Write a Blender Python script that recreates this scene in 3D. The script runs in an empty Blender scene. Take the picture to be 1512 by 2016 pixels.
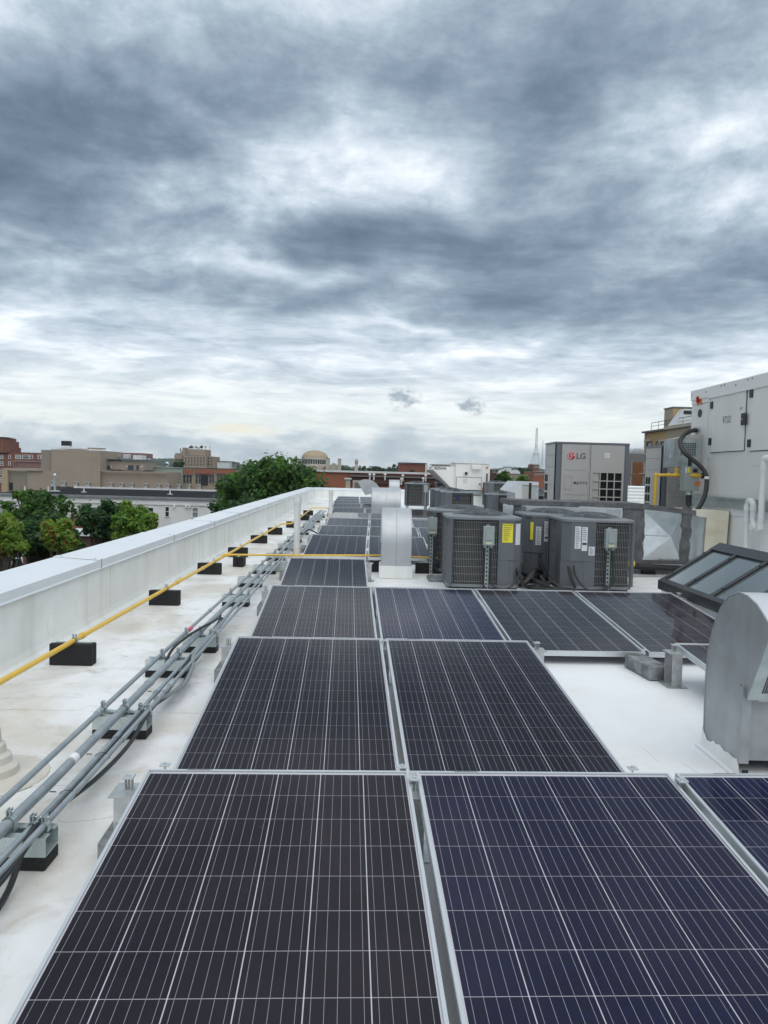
import bpy, math, random
from mathutils import Matrix, Vector
random.seed(7)
S = bpy.context.scene
COL = S.collection
PI = math.pi

# ------------------------------------------------------------------ camera
FPX, YAW, PITCH, ROLL, CAMZ = 1514.0, 0.0169, 0.0512, 0.0261, 1.42
_f = Vector((math.sin(YAW)*math.cos(PITCH), math.cos(YAW)*math.cos(PITCH), -math.sin(PITCH)))
_r0 = Vector((math.cos(YAW), -math.sin(YAW), 0)); _u0 = _r0.cross(_f)
_r = _r0*math.cos(ROLL) + _u0*math.sin(ROLL)
_u = _u0*math.cos(ROLL) - _r0*math.sin(ROLL)
CO = Vector((0, 0, CAMZ))
cam = bpy.data.cameras.new('camera')
cam.sensor_fit = 'VERTICAL'; cam.sensor_height = 24.0; cam.lens = FPX/2016*24.0
cam.clip_start = 0.05; cam.clip_end = 12000
camo = bpy.data.objects.new('camera', cam); COL.objects.link(camo)
camo.matrix_world = Matrix(((_r.x, _u.x, -_f.x, 0), (_r.y, _u.y, -_f.y, 0), (_r.z, _u.z, -_f.z, CAMZ), (0, 0, 0, 1)))
S.camera = camo
# sight line through a spot of the survey photograph (1512 x 2016), cut by a world plane
def ray(px, py): return _f + _r*((px-756)/FPX) - _u*((py-1008)/FPX)
def onx(px, py, x): d = ray(px, py); return CO + d*(x/d.x)
def ony(px, py, y): d = ray(px, py); return CO + d*(y/d.y)
def onz(px, py, z): d = ray(px, py); return CO + d*((z-CAMZ)/d.z)

# ------------------------------------------------------------------ world
SUN_EL, SUN_AZ = math.radians(62), math.radians(165)     # azimuth from +y towards +x
W = bpy.data.worlds.new('World'); S.world = W; W.use_nodes = True
W.cycles.sampling_method = 'NONE'
nt = W.node_tree; nt.nodes.clear()
class NT:
    def __init__(s, nt, dim='3D'): s.nt = nt; s.dim = dim
    def n(s, t, **kw):
        o = s.nt.nodes.new(t)
        for k, v in kw.items():
            if k.startswith('_'): setattr(o, k[1:], v)
        return o
    def put(s, sock, v):
        if isinstance(v, bpy.types.NodeSocket): s.nt.links.new(v, sock)
        else: sock.default_value = v
    def m(s, op, *a, clamp=False):
        o = s.nt.nodes.new('ShaderNodeMath'); o.operation = op; o.use_clamp = clamp
        for i, v in enumerate(a): s.put(o.inputs[i], v)
        return o.outputs[0]
    def vm(s, op, *a):
        o = s.nt.nodes.new('ShaderNodeVectorMath'); o.operation = op
        for i, v in enumerate(a): s.put(o.inputs[i], v)
        return o.outputs[0]
    def xyz(s, x, y, z=0.0):
        o = s.nt.nodes.new('ShaderNodeCombineXYZ')
        for i, v in enumerate((x, y, z)): s.put(o.inputs[i], v)
        return o.outputs[0]
    def noise(s, vec, scale, detail=6.0, rough=0.55, dist=0.0, col=False, w=0.0):
        o = s.nt.nodes.new('ShaderNodeTexNoise'); o.noise_dimensions = s.dim
        if vec is not None: s.put(o.inputs['Vector'], vec)
        if w: s.put(o.inputs['Vector'], s.vm('ADD', vec, (w*7.3, w*3.1, 0)))
        o.inputs['Scale'].default_value = scale; o.inputs['Detail'].default_value = detail
        o.inputs['Roughness'].default_value = rough; o.inputs['Distortion'].default_value = dist
        return o.outputs['Color' if col else 'Fac']
    def ramp(s, fac, stops, interp='LINEAR'):
        o = s.nt.nodes.new('ShaderNodeValToRGB'); cr = o.color_ramp; cr.interpolation = interp
        while len(cr.elements) < len(stops): cr.elements.new(0.5)
        for e, (p, c) in zip(cr.elements, stops):
            e.position = p; e.color = (c, c, c, 1) if not hasattr(c, '__len__') else (*c, 1)
        s.put(o.inputs[0], fac); return o.outputs[0]
    def mixc(s, fac, a, b, mode='MIX'):
        o = s.nt.nodes.new('ShaderNodeMix'); o.data_type = 'RGBA'; o.blend_type = mode
        def c4(v): return v if isinstance(v, bpy.types.NodeSocket) else ((*v, 1) if len(v) == 3 else v)
        s.put(o.inputs[0], fac); s.put(o.inputs[6], c4(a)); s.put(o.inputs[7], c4(b)); return o.outputs[2]
    def map(s, v, a, b, c, d, smooth=False):
        o = s.nt.nodes.new('ShaderNodeMapRange'); o.interpolation_type = 'SMOOTHSTEP' if smooth else 'LINEAR'
        for i, q in enumerate((v, a, b, c, d)): s.put(o.inputs[i], q)
        return o.outputs[0]
    def sep(s, v):
        o = s.nt.nodes.new('ShaderNodeSeparateXYZ'); s.put(o.inputs[0], v); return o.outputs
w = NT(nt, '2D')
sky = nt.nodes.new('ShaderNodeTexSky'); sky.sky_type = 'NISHITA'; sky.sun_disc = False
sky.sun_elevation = SUN_EL; sky.sun_rotation = SUN_AZ
bg_sky = nt.nodes.new('ShaderNodeBackground'); bg_sky.inputs[1].default_value = 0.08
nt.links.new(sky.outputs[0], bg_sky.inputs[0])
tc = nt.nodes.new('ShaderNodeTexCoord'); dx, dy, dz = w.sep(tc.outputs['Generated'])
zz = w.m('ADD', w.m('MAXIMUM', dz, 0.0), 0.07)
P2 = w.xyz(w.m('DIVIDE', dx, zz), w.m('DIVIDE', dy, zz))                 # point on a flat cloud deck
warp = w.vm('SUBTRACT', w.noise(P2, 0.9, 3, 0.5, col=True), (0.5, 0.5, 0.5))
P3 = w.vm('ADD', P2, w.vm('MULTIPLY', warp, (0.40, 0.40, 0)))
big = w.noise(P3, 0.62, 2, 0.5, w=3.1)
mid = w.noise(P3, 1.7, 8, 0.60, 0.15, w=9.4)
fine = w.noise(w.vm('MULTIPLY', P3, (1.0, 1.25, 1)), 5.5, 5, 0.62, 0.1)
w3 = NT(nt, '3D'); bil = w3.noise(w.vm('ADD', w.vm('MULTIPLY', tc.outputs['Generated'], (1.0, 1.0, 1.5)), w.vm('MULTIPLY', warp, (.05, .05, .0))), 5.5, 9, 0.64, 0.1)   # heaped undersides
# cloud masses of this sky, as bearing / elevation (tangents)
yy_ = w.m('MAXIMUM', dy, 0.2)
A0 = w.m('DIVIDE', dx, yy_); B0 = w.m('DIVIDE', dz, yy_)
wob = w.vm('SUBTRACT', w.noise(w.xyz(A0, B0), 4.5, 3, 0.55, col=True), (0.5, 0.5, 0.5)); wx, wy, _ = w.sep(wob)
A = w.m('ADD', A0, w.m('MULTIPLY', wx, 0.22)); B = w.m('ADD', B0, w.m('MULTIPLY', wy, 0.11))
FW = w.map(dy, 0.15, 0.45, 0.0, 1.0, True)
def blob(a, b, ra, rb, amp, tilt=0.0):
    da = w.m('SUBTRACT', A, a); db = w.m('SUBTRACT', B, b)
    ca, sa = math.cos(tilt), math.sin(tilt)
    u = w.m('ADD', w.m('MULTIPLY', da, ca/ra), w.m('MULTIPLY', db, sa/ra))
    v = w.m('ADD', w.m('MULTIPLY', da, -sa/rb), w.m('MULTIPLY', db, ca/rb))
    q = w.m('ADD', w.m('MULTIPLY', u, u), w.m('MULTIPLY', v, v))
    k = w.m('SUBTRACT', 1.0, w.m('MULTIPLY', q, 0.33), clamp=True)
    return w.m('MULTIPLY', w.m('MULTIPLY', k, k), amp)
def px_ab(px, py):
    d = ray(px, py); return d.x/d.y, d.z/d.y
MASS = [(120, 270, .30, .085, -.34), (330, 190, .20, .06, -.14), (830, 110, .27, .075, -.30), (1180, 170, .16, .05, -.20),
        (1050, 330, .20, .07, -.16), (1180, 520, .36, .060, -.34), (800, 480, .24, .03, -.22), (1480, 600, .20, .05, -.20),
        (470, 590, .13, .018, -.26), (560, 470, .15, .025, -.15), (1100, 600, .30, .022, -.14),
        (600, 290, .17, .07, .20), (640, 260, .09, .05, .16), (440, 350, .12, .035, .30), (700, 360, .10, .035, .26), (330, 415, .12, .014, .16), (900, 440, .05, .018, .20), (1360, 190, .10, .06, .16), (1440, 330, .10, .05, .10),
        (200, 60, .30, .06, .22), (480, 30, .05, .02, .10), (1480, 110, .10, .05, .14),
        (90, 540, .10, .016, .20), (60, 475, .10, .010, .16), (560, 545, .12, .012, .26), (350, 620, .3, .03, .10), (780, 640, .06, .006, .26), (1010, 665, .15, .010, .22), (1480, 590, .06, .010, .20)]
acc = None
for q in MASS:
    a, b = px_ab(q[0], q[1]); t = blob(a, b, q[2], q[3], q[4]*(.74 if q[4] < 0 else .62))
    acc = t if acc is None else w.m('ADD', acc, t)
acc = w.m('MULTIPLY', acc, FW)
elev = w.m('MAXIMUM', dz, 0.0)
base = w.m('ADD', w.m('MULTIPLY', w.m('SUBTRACT', big, 0.5), 0.55), w.m('MULTIPLY', w.m('SUBTRACT', mid, 0.5), 0.75))
base = w.m('ADD', base, w.m('MULTIPLY', w.m('SUBTRACT', fine, 0.5), 0.26))
base = w.m('ADD', base, w.m('MULTIPLY', w.m('MULTIPLY', w.m('SUBTRACT', bil, 0.5), 1.15), w.map(elev, 0.10, 0.30, 0.1, 1.0, True)))
lowl = w.map(elev, 0.05, 0.23, 0.33, 0.0, True)                               # thinner, paler deck far off
val = w.m('ADD', w.m('ADD', base, acc), w.m('ADD', lowl, 0.60))
cl = w.ramp(val, [(0.0, (.100, .140, .190)), (0.22, (.150, .203, .265)), (0.42, (.235, .303, .375)), (0.60, (.355, .432, .505)), (0.80, (.58, .655, .725)), (1.0, (.87, .905, .94))])
# cream light and soft grey cumulus bank low on the horizon
cream = w.map(elev, 0.035, 0.085, 1.0, 0.0, True)
cn = w.noise(w.xyz(A0, w.m('MULTIPLY', B0, 3.2)), 9.0, 5, 0.6)
bank = w.map(w.m('ADD', w.m('MULTIPLY', w.m('SUBTRACT', cn, 0.5), 0.075), elev), 0.030, 0.056, 0.0, 1.0, True)
bankc = w.ramp(w.noise(w.xyz(A0, w.m('MULTIPLY', B0, 2.6)), 16.0, 5, 0.6), [(0.25, (.38, .46, .52)), (0.5, (.49, .565, .61)), (0.75, (.68, .715, .73))])
cl = w.mixc(w.m('MULTIPLY', w.map(elev, 0.05, 0.15, 0.65, 0.0, True), bank), cl, (.76, .79, .75))
cl = w.mixc(w.m('SUBTRACT', 1.0, bank), cl, bankc)
ga, gb_ = px_ab(475, 846); gl_ = w.m('ADD', w.m('POWER', w.m('DIVIDE', w.m('SUBTRACT', A0, ga), .055), 2.0), w.m('POWER', w.m('DIVIDE', w.m('SUBTRACT', B0, gb_), .010), 2.0))
cl = w.mixc(w.m('MULTIPLY', w.map(w.m('ADD', gl_, w.m('MULTIPLY', w.m('SUBTRACT', cn, .5), 3.0)), 0, 1.2, .7, 0, True), FW), cl, (.80, .74, .56))
# two small dark scud puffs
pn = w.noise(w.xyz(A0, w.m('MULTIPLY', B0, 1.4)), 60.0, 4, 0.65)
for (px, py, ra, rb) in ((797, 784, .022, .013), (926, 802, .020, .011)):
    a, b = px_ab(px, py)
    u = w.m('DIVIDE', w.m('SUBTRACT', A0, a), ra); v = w.m('DIVIDE', w.m('SUBTRACT', B0, b), rb)
    q = w.m('ADD', w.m('MULTIPLY', u, u), w.m('MULTIPLY', v, v))
    k = w.map(w.m('ADD', q, w.m('MULTIPLY', w.m('SUBTRACT', pn, 0.5), 4.2)), -0.4, 1.3, 0.85, 0.0, True)
    cl = w.mixc(w.m('MULTIPLY', k, FW), cl, (.24, .305, .37))
bg_cl = nt.nodes.new('ShaderNodeBackground'); nt.links.new(cl, bg_cl.inputs[0]); bg_cl.inputs[1].default_value = 1.0
mx = nt.nodes.new('ShaderNodeMixShader'); mx.inputs[0].default_value = 0.93
nt.links.new(bg_sky.outputs[0], mx.inputs[1]); nt.links.new(bg_cl.outputs[0], mx.inputs[2])
wo = nt.nodes.new('ShaderNodeOutputWorld'); nt.links.new(mx.outputs[0], wo.inputs[0])

# ------------------------------------------------------------------ sun and exposure
sun = bpy.data.lights.new('sun', 'SUN'); sun.energy = 1.5; sun.angle = math.radians(75); sun.color = (1.0, 0.97, 0.92)
suno = bpy.data.objects.new('sun', sun); COL.objects.link(suno)
sd = Vector((math.sin(SUN_AZ)*math.cos(SUN_EL), math.cos(SUN_AZ)*math.cos(SUN_EL), math.sin(SUN_EL)))
suno.rotation_euler = sd.to_track_quat('Z', 'Y').to_euler(); suno.location = sd*50
S.view_settings.view_transform = 'Standard'; S.view_settings.look = 'None'
S.view_settings.exposure = 0.38; S.view_settings.gamma = 1.0; S.view_settings.use_curve_mapping = False
S.cycles.max_bounces = 6; S.cycles.transparent_max_bounces = 12; S.cycles.caustics_reflective = False; S.cycles.caustics_refractive = False
S.cycles.use_denoising = True

# ------------------------------------------------------------------ materials
def srgb(r, g, b):
    f = lambda c: (c/255/12.92) if c <= 10 else ((c/255+.055)/1.055)**2.4
    return (f(r), f(g), f(b))
def mat(name, col, rough=0.6, metal=0.0, col2=None, ns=3.0, nlo=0.35, nhi=0.65, detail=6, bump=0.0, bs=40.0, spec=0.5, streak=None, stretch=(1, 1, 1), rvar=0.0, coat=0.0):
    m = bpy.data.materials.new(name); m.use_nodes = True; t = NT(m.node_tree)
    b = m.node_tree.nodes['Principled BSDF']
    b.inputs['Roughness'].default_value = rough; b.inputs['Metallic'].default_value = metal
    b.inputs['Specular IOR Level'].default_value = spec; b.inputs['Coat Weight'].default_value = coat
    g = m.node_tree.nodes.new('ShaderNodeTexCoord').outputs['Object']
    if stretch != (1, 1, 1): g = t.vm('MULTIPLY', g, stretch)
    c = (*col, 1)
    if col2 is not None:
        nz = t.noise(g, ns, detail, 0.6); c = t.mixc(t.map(nz, nlo, nhi, 0.0, 1.0), col, col2)
    if streak:                                   # (colour, scale, amount): vertical dirt runs
        gs = t.vm('MULTIPLY', g, (streak[1], streak[1], streak[1]*0.06))
        c = t.mixc(t.map(t.noise(gs, 1.0, 4, 0.6), 0.5, 0.8, 0.0, streak[2]), c if isinstance(c, bpy.types.NodeSocket) else col, streak[0])
    t.put(b.inputs['Base Color'], c)
    if rvar: t.put(b.inputs['Roughness'], t.map(t.noise(g, ns*1.7, 5, 0.6), 0.3, 0.7, max(rough-rvar, 0.02), rough+rvar))
    if bump:
        bn = m.node_tree.nodes.new('ShaderNodeBump'); bn.inputs['Strength'].default_value = bump; bn.inputs['Distance'].default_value = 0.01
        t.put(bn.inputs['Height'], t.noise(g, bs, 5, 0.6)); m.node_tree.links.new(bn.outputs[0], b.inputs['Normal'])
    return m
def brickmat(name, c1, c2, mortar, scale=1.0, rough=0.9):
    m = bpy.data.materials.new(name); m.use_nodes = True; t = NT(m.node_tree); b = m.node_tree.nodes['Principled BSDF']
    b.inputs['Roughness'].default_value = rough; b.inputs['Specular IOR Level'].default_value = 0.2
    g = m.node_tree.nodes.new('ShaderNodeTexCoord').outputs['Object']; x, y, z = t.sep(g)
    o = m.node_tree.nodes.new('ShaderNodeTexBrick'); t.put(o.inputs['Vector'], t.xyz(t.m('ADD', x, y), z))
    for k, v in (('Color1', c1), ('Color2', c2), ('Mortar', mortar)): o.inputs[k].default_value = (*v, 1)
    o.inputs['Scale'].default_value = scale; o.inputs['Brick Width'].default_value = .215; o.inputs['Row Height'].default_value = .075; o.inputs['Mortar Size'].default_value = .008
    dirt = t.mixc(t.map(t.noise(g, .5, 6, .6), .4, .8, 0, .35), o.outputs[0], tuple(.55*q for q in c1))
    t.put(b.inputs['Base Color'], dirt); return m
M = {}
def membrane():
    m = bpy.data.materials.new('white_membrane'); m.use_nodes = True; t = NT(m.node_tree); b = m.node_tree.nodes['Principled BSDF']
    b.inputs['Roughness'].default_value = .5; b.inputs['Specular IOR Level'].default_value = .35
    ge = m.node_tree.nodes.new('ShaderNodeNewGeometry').outputs['Position']; x, y, z = t.sep(ge)
    n1 = t.noise(ge, .9, 8, .62, .4); n2 = t.noise(ge, 5.5, 7, .65, .6); n3 = t.noise(ge, 38, 3, .6)
    walk = t.map(x, -1.15, -.75, 1.0, 0.0, True)                      # foot traffic along the pipe run
    back = t.map(y, 8.2, 9.4, 0.0, .7, True)                          # trafficked ground round the machines
    tr = t.m('MAXIMUM', walk, t.m('MULTIPLY', back, t.map(x, -.2, .5, 0, 1, True)))
    d1 = t.m('MULTIPLY', t.map(n1, .40, .64, 0, 1, True), t.m('ADD', .16, t.m('MULTIPLY', tr, .80)))
    d2 = t.m('MULTIPLY', t.map(n2, .5, .75, 0, 1, True), t.m('ADD', .12, t.m('MULTIPLY', tr, .60)))
    c = t.mixc(d1, (.83, .84, .85), (.62, .59, .525)); c = t.mixc(d2, c, (.50, .46, .39))
    c = t.mixc(t.m('MULTIPLY', t.map(n3, .70, .78, 0, 1), t.m('ADD', .05, t.m('MULTIPLY', tr, .35))), c, (.22, .20, .17))
    sc = t.noise(t.vm('MULTIPLY', ge, (3.0, .9, 1)), 6, 3, .5, 1.2)
    c = t.mixc(t.m('MULTIPLY', t.map(t.m('ABSOLUTE', t.m('SUBTRACT', sc, .5)), 0, .006, .35, 0), tr), c, (.35, .32, .28))
    t.put(b.inputs['Base Color'], c)
    bn = m.node_tree.nodes.new('ShaderNodeBump'); bn.inputs['Strength'].default_value = .35; bn.inputs['Distance'].default_value = .02
    t.put(bn.inputs['Height'], t.noise(t.vm('MULTIPLY', ge, (1, .6, 1)), 2.2, 5, .55)); m.node_tree.links.new(bn.outputs[0], b.inputs['Normal'])
    return m
M['memb'] = membrane()
M['wallmemb'] = mat('wall_membrane', (.86, .87, .86), .5, col2=(.77, .78, .745), ns=2.2, bump=.75, bs=2.4, streak=((.56, .54, .48), 4.0, .45), spec=.35)
M['coping'] = mat('coping_metal', (.76, .80, .83), .35, col2=(.72, .76, .79), ns=2.0, bump=.06, bs=2.5)
M['copingdark'] = mat('coping_skirt', (.74, .76, .78), .4)
M['sealant'] = mat('grey_sealant', (.33, .33, .32), .7)
M['alu'] = mat('anodised_aluminium', (.66, .69, .70), .38, 0.55, col2=(.60, .63, .64), ns=6)
M['alu2'] = mat('mill_aluminium', (.66, .67, .66), .42, 0.7, col2=(.42, .43, .43), ns=9)
M['backsheet'] = mat('white_backsheet', (.62, .62, .68), .5)
M['busbar'] = mat('tinned_busbar', (.44, .44, .52), .4, .2)
def cellmat(name, c1, c2):
    m = mat(name, c1, .38, 0, col2=c2, ns=7, nlo=.3, nhi=.7, spec=.35)
    t = NT(m.node_tree); b = m.node_tree.nodes['Principled BSDF']
    g = m.node_tree.nodes.new('ShaderNodeTexCoord').outputs['Object']
    oi = m.node_tree.nodes.new('ShaderNodeObjectInfo').outputs['Random']
    v = m.node_tree.nodes.new('ShaderNodeTexVoronoi'); v.inputs['Scale'].default_value = 55; t.put(v.inputs['Vector'], g)
    src = b.inputs['Base Color'].links[0].from_socket
    t.put(b.inputs['Base Color'], t.mixc(1.0, src, t.mixc(.5, t.map(oi, 0, 1, .7, 1.3), t.map(t.sep(v.outputs['Color'])[0], 0, 1, .6, 1.4)), 'MULTIPLY'))
    return m
M['cell_brown'] = cellmat('silicon_dark', (.0046, .0022, .0085), (.0085, .0040, .0095))
M['cell_brown2'] = cellmat('silicon_violet', (.0038, .0026, .013), (.0068, .0040, .013))
M['cell_blue'] = cellmat('silicon_navy', (.0022, .0030, .034), (.0060, .0045, .026))
M['cell_deep'] = cellmat('silicon_deep_blue', (.0010, .0022, .042), (.0020, .0032, .034))
def glassmat():
    m = bpy.data.materials.new('module_glass'); m.use_nodes = True; nt = m.node_tree; t = NT(nt)
    out = nt.nodes['Material Output']; nt.nodes.remove(nt.nodes['Principled BSDF'])
    fr = nt.nodes.new('ShaderNodeFresnel'); fr.inputs[0].default_value = 1.21
    tr = nt.nodes.new('ShaderNodeBsdfTransparent'); gl = nt.nodes.new('ShaderNodeBsdfGlossy'); gl.inputs['Roughness'].default_value = .055
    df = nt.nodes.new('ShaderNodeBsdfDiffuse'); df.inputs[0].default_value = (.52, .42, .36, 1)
    mx = nt.nodes.new('ShaderNodeMixShader'); t.put(mx.inputs[0], fr.outputs[0]); nt.links.new(tr.outputs[0], mx.inputs[1]); nt.links.new(gl.outputs[0], mx.inputs[2])
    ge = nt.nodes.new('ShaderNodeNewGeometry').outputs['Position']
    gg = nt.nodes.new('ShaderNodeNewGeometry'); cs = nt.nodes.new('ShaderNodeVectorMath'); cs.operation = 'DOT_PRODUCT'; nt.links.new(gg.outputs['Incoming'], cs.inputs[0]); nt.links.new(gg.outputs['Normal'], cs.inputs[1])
    grazing_sheen = t.m('MINIMUM', t.m('DIVIDE', 1.0, t.m('MAXIMUM', t.m('MULTIPLY', cs.outputs['Value'], cs.outputs['Value']), .004)), 60.0)     # grazing sky reflection painted in as a dust film
    dust_sheen = t.m('ADD', t.m('MULTIPLY', grazing_sheen, t.map(t.noise(ge, 2.3, 6, .65, .5), .4, .8, .0005, .0014)), t.map(t.noise(ge, 19, 4, .6, 1.0), .70, .80, 0, .10))
    m2 = nt.nodes.new('ShaderNodeMixShader'); t.put(m2.inputs[0], dust_sheen); nt.links.new(mx.outputs[0], m2.inputs[1]); nt.links.new(df.outputs[0], m2.inputs[2])
    nt.links.new(m2.outputs[0], out.inputs[0]); return m
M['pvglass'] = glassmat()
M['rubber'] = mat('recycled_rubber', (.014, .014, .015), .85, col2=(.035, .034, .033), ns=60, nlo=.55, nhi=.8, bump=.5, bs=120)
M['galv'] = mat('galvanised_steel', (.52, .58, .58), .38, .65, col2=(.40, .46, .47), ns=14, rvar=.08)
M['galvlite'] = mat('bright_galvanised', (.60, .68, .68), .3, .6, col2=(.50, .58, .58), ns=8, rvar=.08)
M['emt'] = mat('conduit_steel', (.40, .44, .46), .42, .5, col2=(.30, .34, .36), ns=10, rvar=.08)
M['yellow'] = mat('yellow_pipe_paint', (.74, .47, .055), .42, col2=(.62, .40, .07), ns=5, nlo=.5, nhi=.8)
M['cable'] = mat('black_cable', (.022, .024, .026), .5)
M['cablegrey'] = mat('grey_cable', (.24, .27, .28), .5)
M['pvc'] = mat('white_pvc', (.74, .75, .74), .4, col2=(.66, .66, .64), ns=3)
M['boot'] = mat('grey_white_flashing', (.66, .63, .57), .6, col2=(.52, .49, .43), ns=4)
M['conc'] = mat('concrete_ballast', (.30, .31, .31), .9, col2=(.09, .095, .10), ns=9, bump=.5, bs=70)
M['silver'] = mat('silver_coating', (.52, .54, .56), .45, .4, col2=(.38, .395, .41), ns=2.5, nlo=.3, nhi=.75, bump=.12, bs=9, rvar=.08, streak=((.40, .40, .40), 5, .3))
M['hood'] = mat('grey_galvanised_hood', (.40, .42, .435), .45, .45, col2=(.27, .285, .295), ns=4.5, nlo=.35, nhi=.7, bump=.08, bs=14, streak=((.45, .46, .46), 7, .6))
M['hoodtop'] = mat('pale_hood_sheet', (.62, .64, .66), .4, .3, col2=(.55, .57, .59), ns=3)
M['mesh'] = mat('bird_screen_wire', (.45, .46, .46), .4, .5)
M['black'] = mat('black_plastic', (.012, .012, .013), .5)
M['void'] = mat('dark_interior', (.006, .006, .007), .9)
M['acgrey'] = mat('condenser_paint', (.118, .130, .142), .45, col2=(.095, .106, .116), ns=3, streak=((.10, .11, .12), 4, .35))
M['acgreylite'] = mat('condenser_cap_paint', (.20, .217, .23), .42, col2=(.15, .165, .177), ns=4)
M['coil'] = mat('condenser_coil', (.025, .027, .028), .7, col2=(.05, .045, .035), ns=9, stretch=(1, 1, 4))
M['wire'] = mat('guard_wire', (.21, .225, .235), .45)
M['boxgreen'] = mat('disconnect_grey', (.30, .34, .33), .45, col2=(.26, .30, .29), ns=4)
M['labelw'] = mat('white_label', (.62, .63, .66), .5)
M['labelp'] = mat('pale_yellow_label', (.52, .52, .34), .5)
M['labely'] = mat('yellow_label', (.70, .62, .03), .5)
M['ink'] = mat('black_print', (.02, .02, .022), .6)
M['inkgrey'] = mat('grey_print', (.12, .12, .125), .6)
M['lgbody'] = mat('warm_grey_panel', (.43, .42, .40), .42, col2=(.40, .39, .375), ns=1.2)
M['lgdark'] = mat('slate_grey_post', (.14, .155, .175), .42)
M['lgpale'] = mat('pale_inner_plate', (.42, .42, .39), .5)
M['lgred'] = mat('logo_red', (.42, .012, .035), .4)
M['white'] = mat('white_print', (.8, .8, .8), .5)
M['rtu'] = mat('off_white_panel', (.77, .755, .72), .42, col2=(.72, .71, .675), ns=.9, streak=((.56, .55, .52), 2.5, .3))
M['rtu2'] = mat('off_white_cap', (.79, .78, .755), .4)
M['red'] = mat('red_switch', (.45, .02, .015), .4)
M['orange'] = mat('orange_plate', (.60, .16, .04), .5)
M['mastic'] = mat('dark_duct_mastic', (.080, .083, .087), .75, col2=(.15, .153, .157), ns=9, bump=.6, bs=22)
M['shiny'] = mat('galvanised_duct_sheet', (.66, .70, .72), .16, .95, col2=(.56, .60, .62), ns=7, rvar=.05)
M['cream'] = mat('yellowed_foam_sealant', (.74, .70, .59), .7, col2=(.60, .53, .38), ns=3.5, nlo=.45, nhi=.75, bump=.3, bs=14)
M['frameblk'] = mat('black_skylight_frame', (.018, .018, .021), .4)
def skyglass():
    m = bpy.data.materials.new('skylight_glass'); m.use_nodes = True; b = m.node_tree.nodes['Principled BSDF']
    b.inputs['Base Color'].default_value = (.11, .135, .135, 1); b.inputs['Roughness'].default_value = .06; b.inputs['IOR'].default_value = 1.6; b.inputs['Coat Weight'].default_value = .6
    return m
M['skyglass'] = skyglass()
M['winglass'] = mat('window_glass', (.02, .024, .03), .08, spec=.8)
M['winglass2'] = mat('window_blind', (.20, .22, .22), .4)
M['whitebrick'] = brickmat('painted_white_brick', (.80, .79, .77), (.76, .75, .74), (.68, .67, .66))
M['brick'] = brickmat('red_brick', (.25, .085, .055), (.19, .064, .044), (.24, .18, .15))
M['brick2'] = brickmat('orange_brick', (.34, .105, .06), (.29, .088, .05), (.30, .20, .15))
M['brick3'] = brickmat('dark_brick', (.11, .045, .035), (.085, .036, .03), (.12, .10, .09))
M['beige'] = mat('beige_stucco', (.36, .295, .235), .9, col2=(.33, .27, .215), ns=.6, streak=((.27, .22, .18), 1.2, .25))
M['beigedark'] = mat('darker_beige_stucco', (.27, .235, .19), .9)  # darker beige; shade of the tall block's left side put into the colour
M['beigelite'] = mat('pale_yellow_stucco', (.42, .33, .22), .9)
M['mauve'] = mat('mauve_stucco', (.25, .14, .13), .9)
M['sage'] = mat('sage_green_stucco', (.32, .38, .29), .9)
M['tan'] = mat('tan_brick', (.35, .28, .21), .9, col2=(.30, .24, .18), ns=2)
M['tanlite'] = mat('tan_stucco', (.50, .35, .17), .9, col2=(.46, .32, .16), ns=1)
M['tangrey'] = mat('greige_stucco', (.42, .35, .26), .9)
M['stone'] = mat('limestone', (.50, .46, .39), .85, col2=(.42, .39, .33), ns=1.2)
M['domemat'] = mat('dome_tile', (.42, .32, .21), .7, col2=(.36, .285, .19), ns=2.0)
M['copper'] = mat('copper_patina', (.16, .22, .19), .7)
M['tar'] = mat('tar_roof', (.016, .016, .019), .95, col2=(.032, .031, .031), ns=.5, nlo=.5, nhi=.8, spec=.08)
M['roofgrey'] = mat('grey_roofing', (.25, .26, .27), .8, col2=(.2, .2, .21), ns=.8)
M['roofwhite'] = mat('white_roofing', (.70, .71, .71), .6, col2=(.6, .6, .6), ns=.8)
M['door'] = mat('dark_door', (.012, .012, .014), .5)
M['wood'] = mat('stained_timber_cladding', (.20, .075, .03), .7, col2=(.16, .06, .025), ns=2, stretch=(6, 6, .5))
M['greyclad'] = mat('grey_cladding', (.17, .165, .16), .8)
M['bark'] = mat('bark', (.10, .085, .065), .95, col2=(.07, .06, .045), ns=5, bump=.5, bs=20)
def leafmat(name, c):
    c = tuple(q*1.8 for q in c); m = mat(name, c, .55, col2=tuple(q*.75 for q in c), ns=1.5, spec=.3); nt = m.node_tree; b = nt.nodes['Principled BSDF']
    tr = nt.nodes.new('ShaderNodeBsdfTranslucent'); tr.inputs[0].default_value = (c[0]*1.5, c[1]*1.5, c[2], 1); mx = nt.nodes.new('ShaderNodeMixShader'); mx.inputs[0].default_value = .4
    nt.links.new(b.outputs[0], mx.inputs[1]); nt.links.new(tr.outputs[0], mx.inputs[2]); nt.links.new(mx.outputs[0], nt.nodes['Material Output'].inputs[0])
    return m
M['leafd'] = leafmat('leaf_dark', (.028, .062, .020)); M['leafm'] = leafmat('leaf_mid', (.048, .105, .024)); M['leafl'] = leafmat('leaf_light', (.095, .175, .030))
M['leafy'] = leafmat('leaf_yellow_green', (.16, .20, .04)); M['leafo'] = leafmat('leaf_rust', (.19, .07, .03)); M['leafb'] = leafmat('leaf_bluish', (.030, .066, .032))
M['ground'] = mat('street_ground', (.05, .055, .05), .95, col2=(.035, .05, .025), ns=.05)
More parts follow.
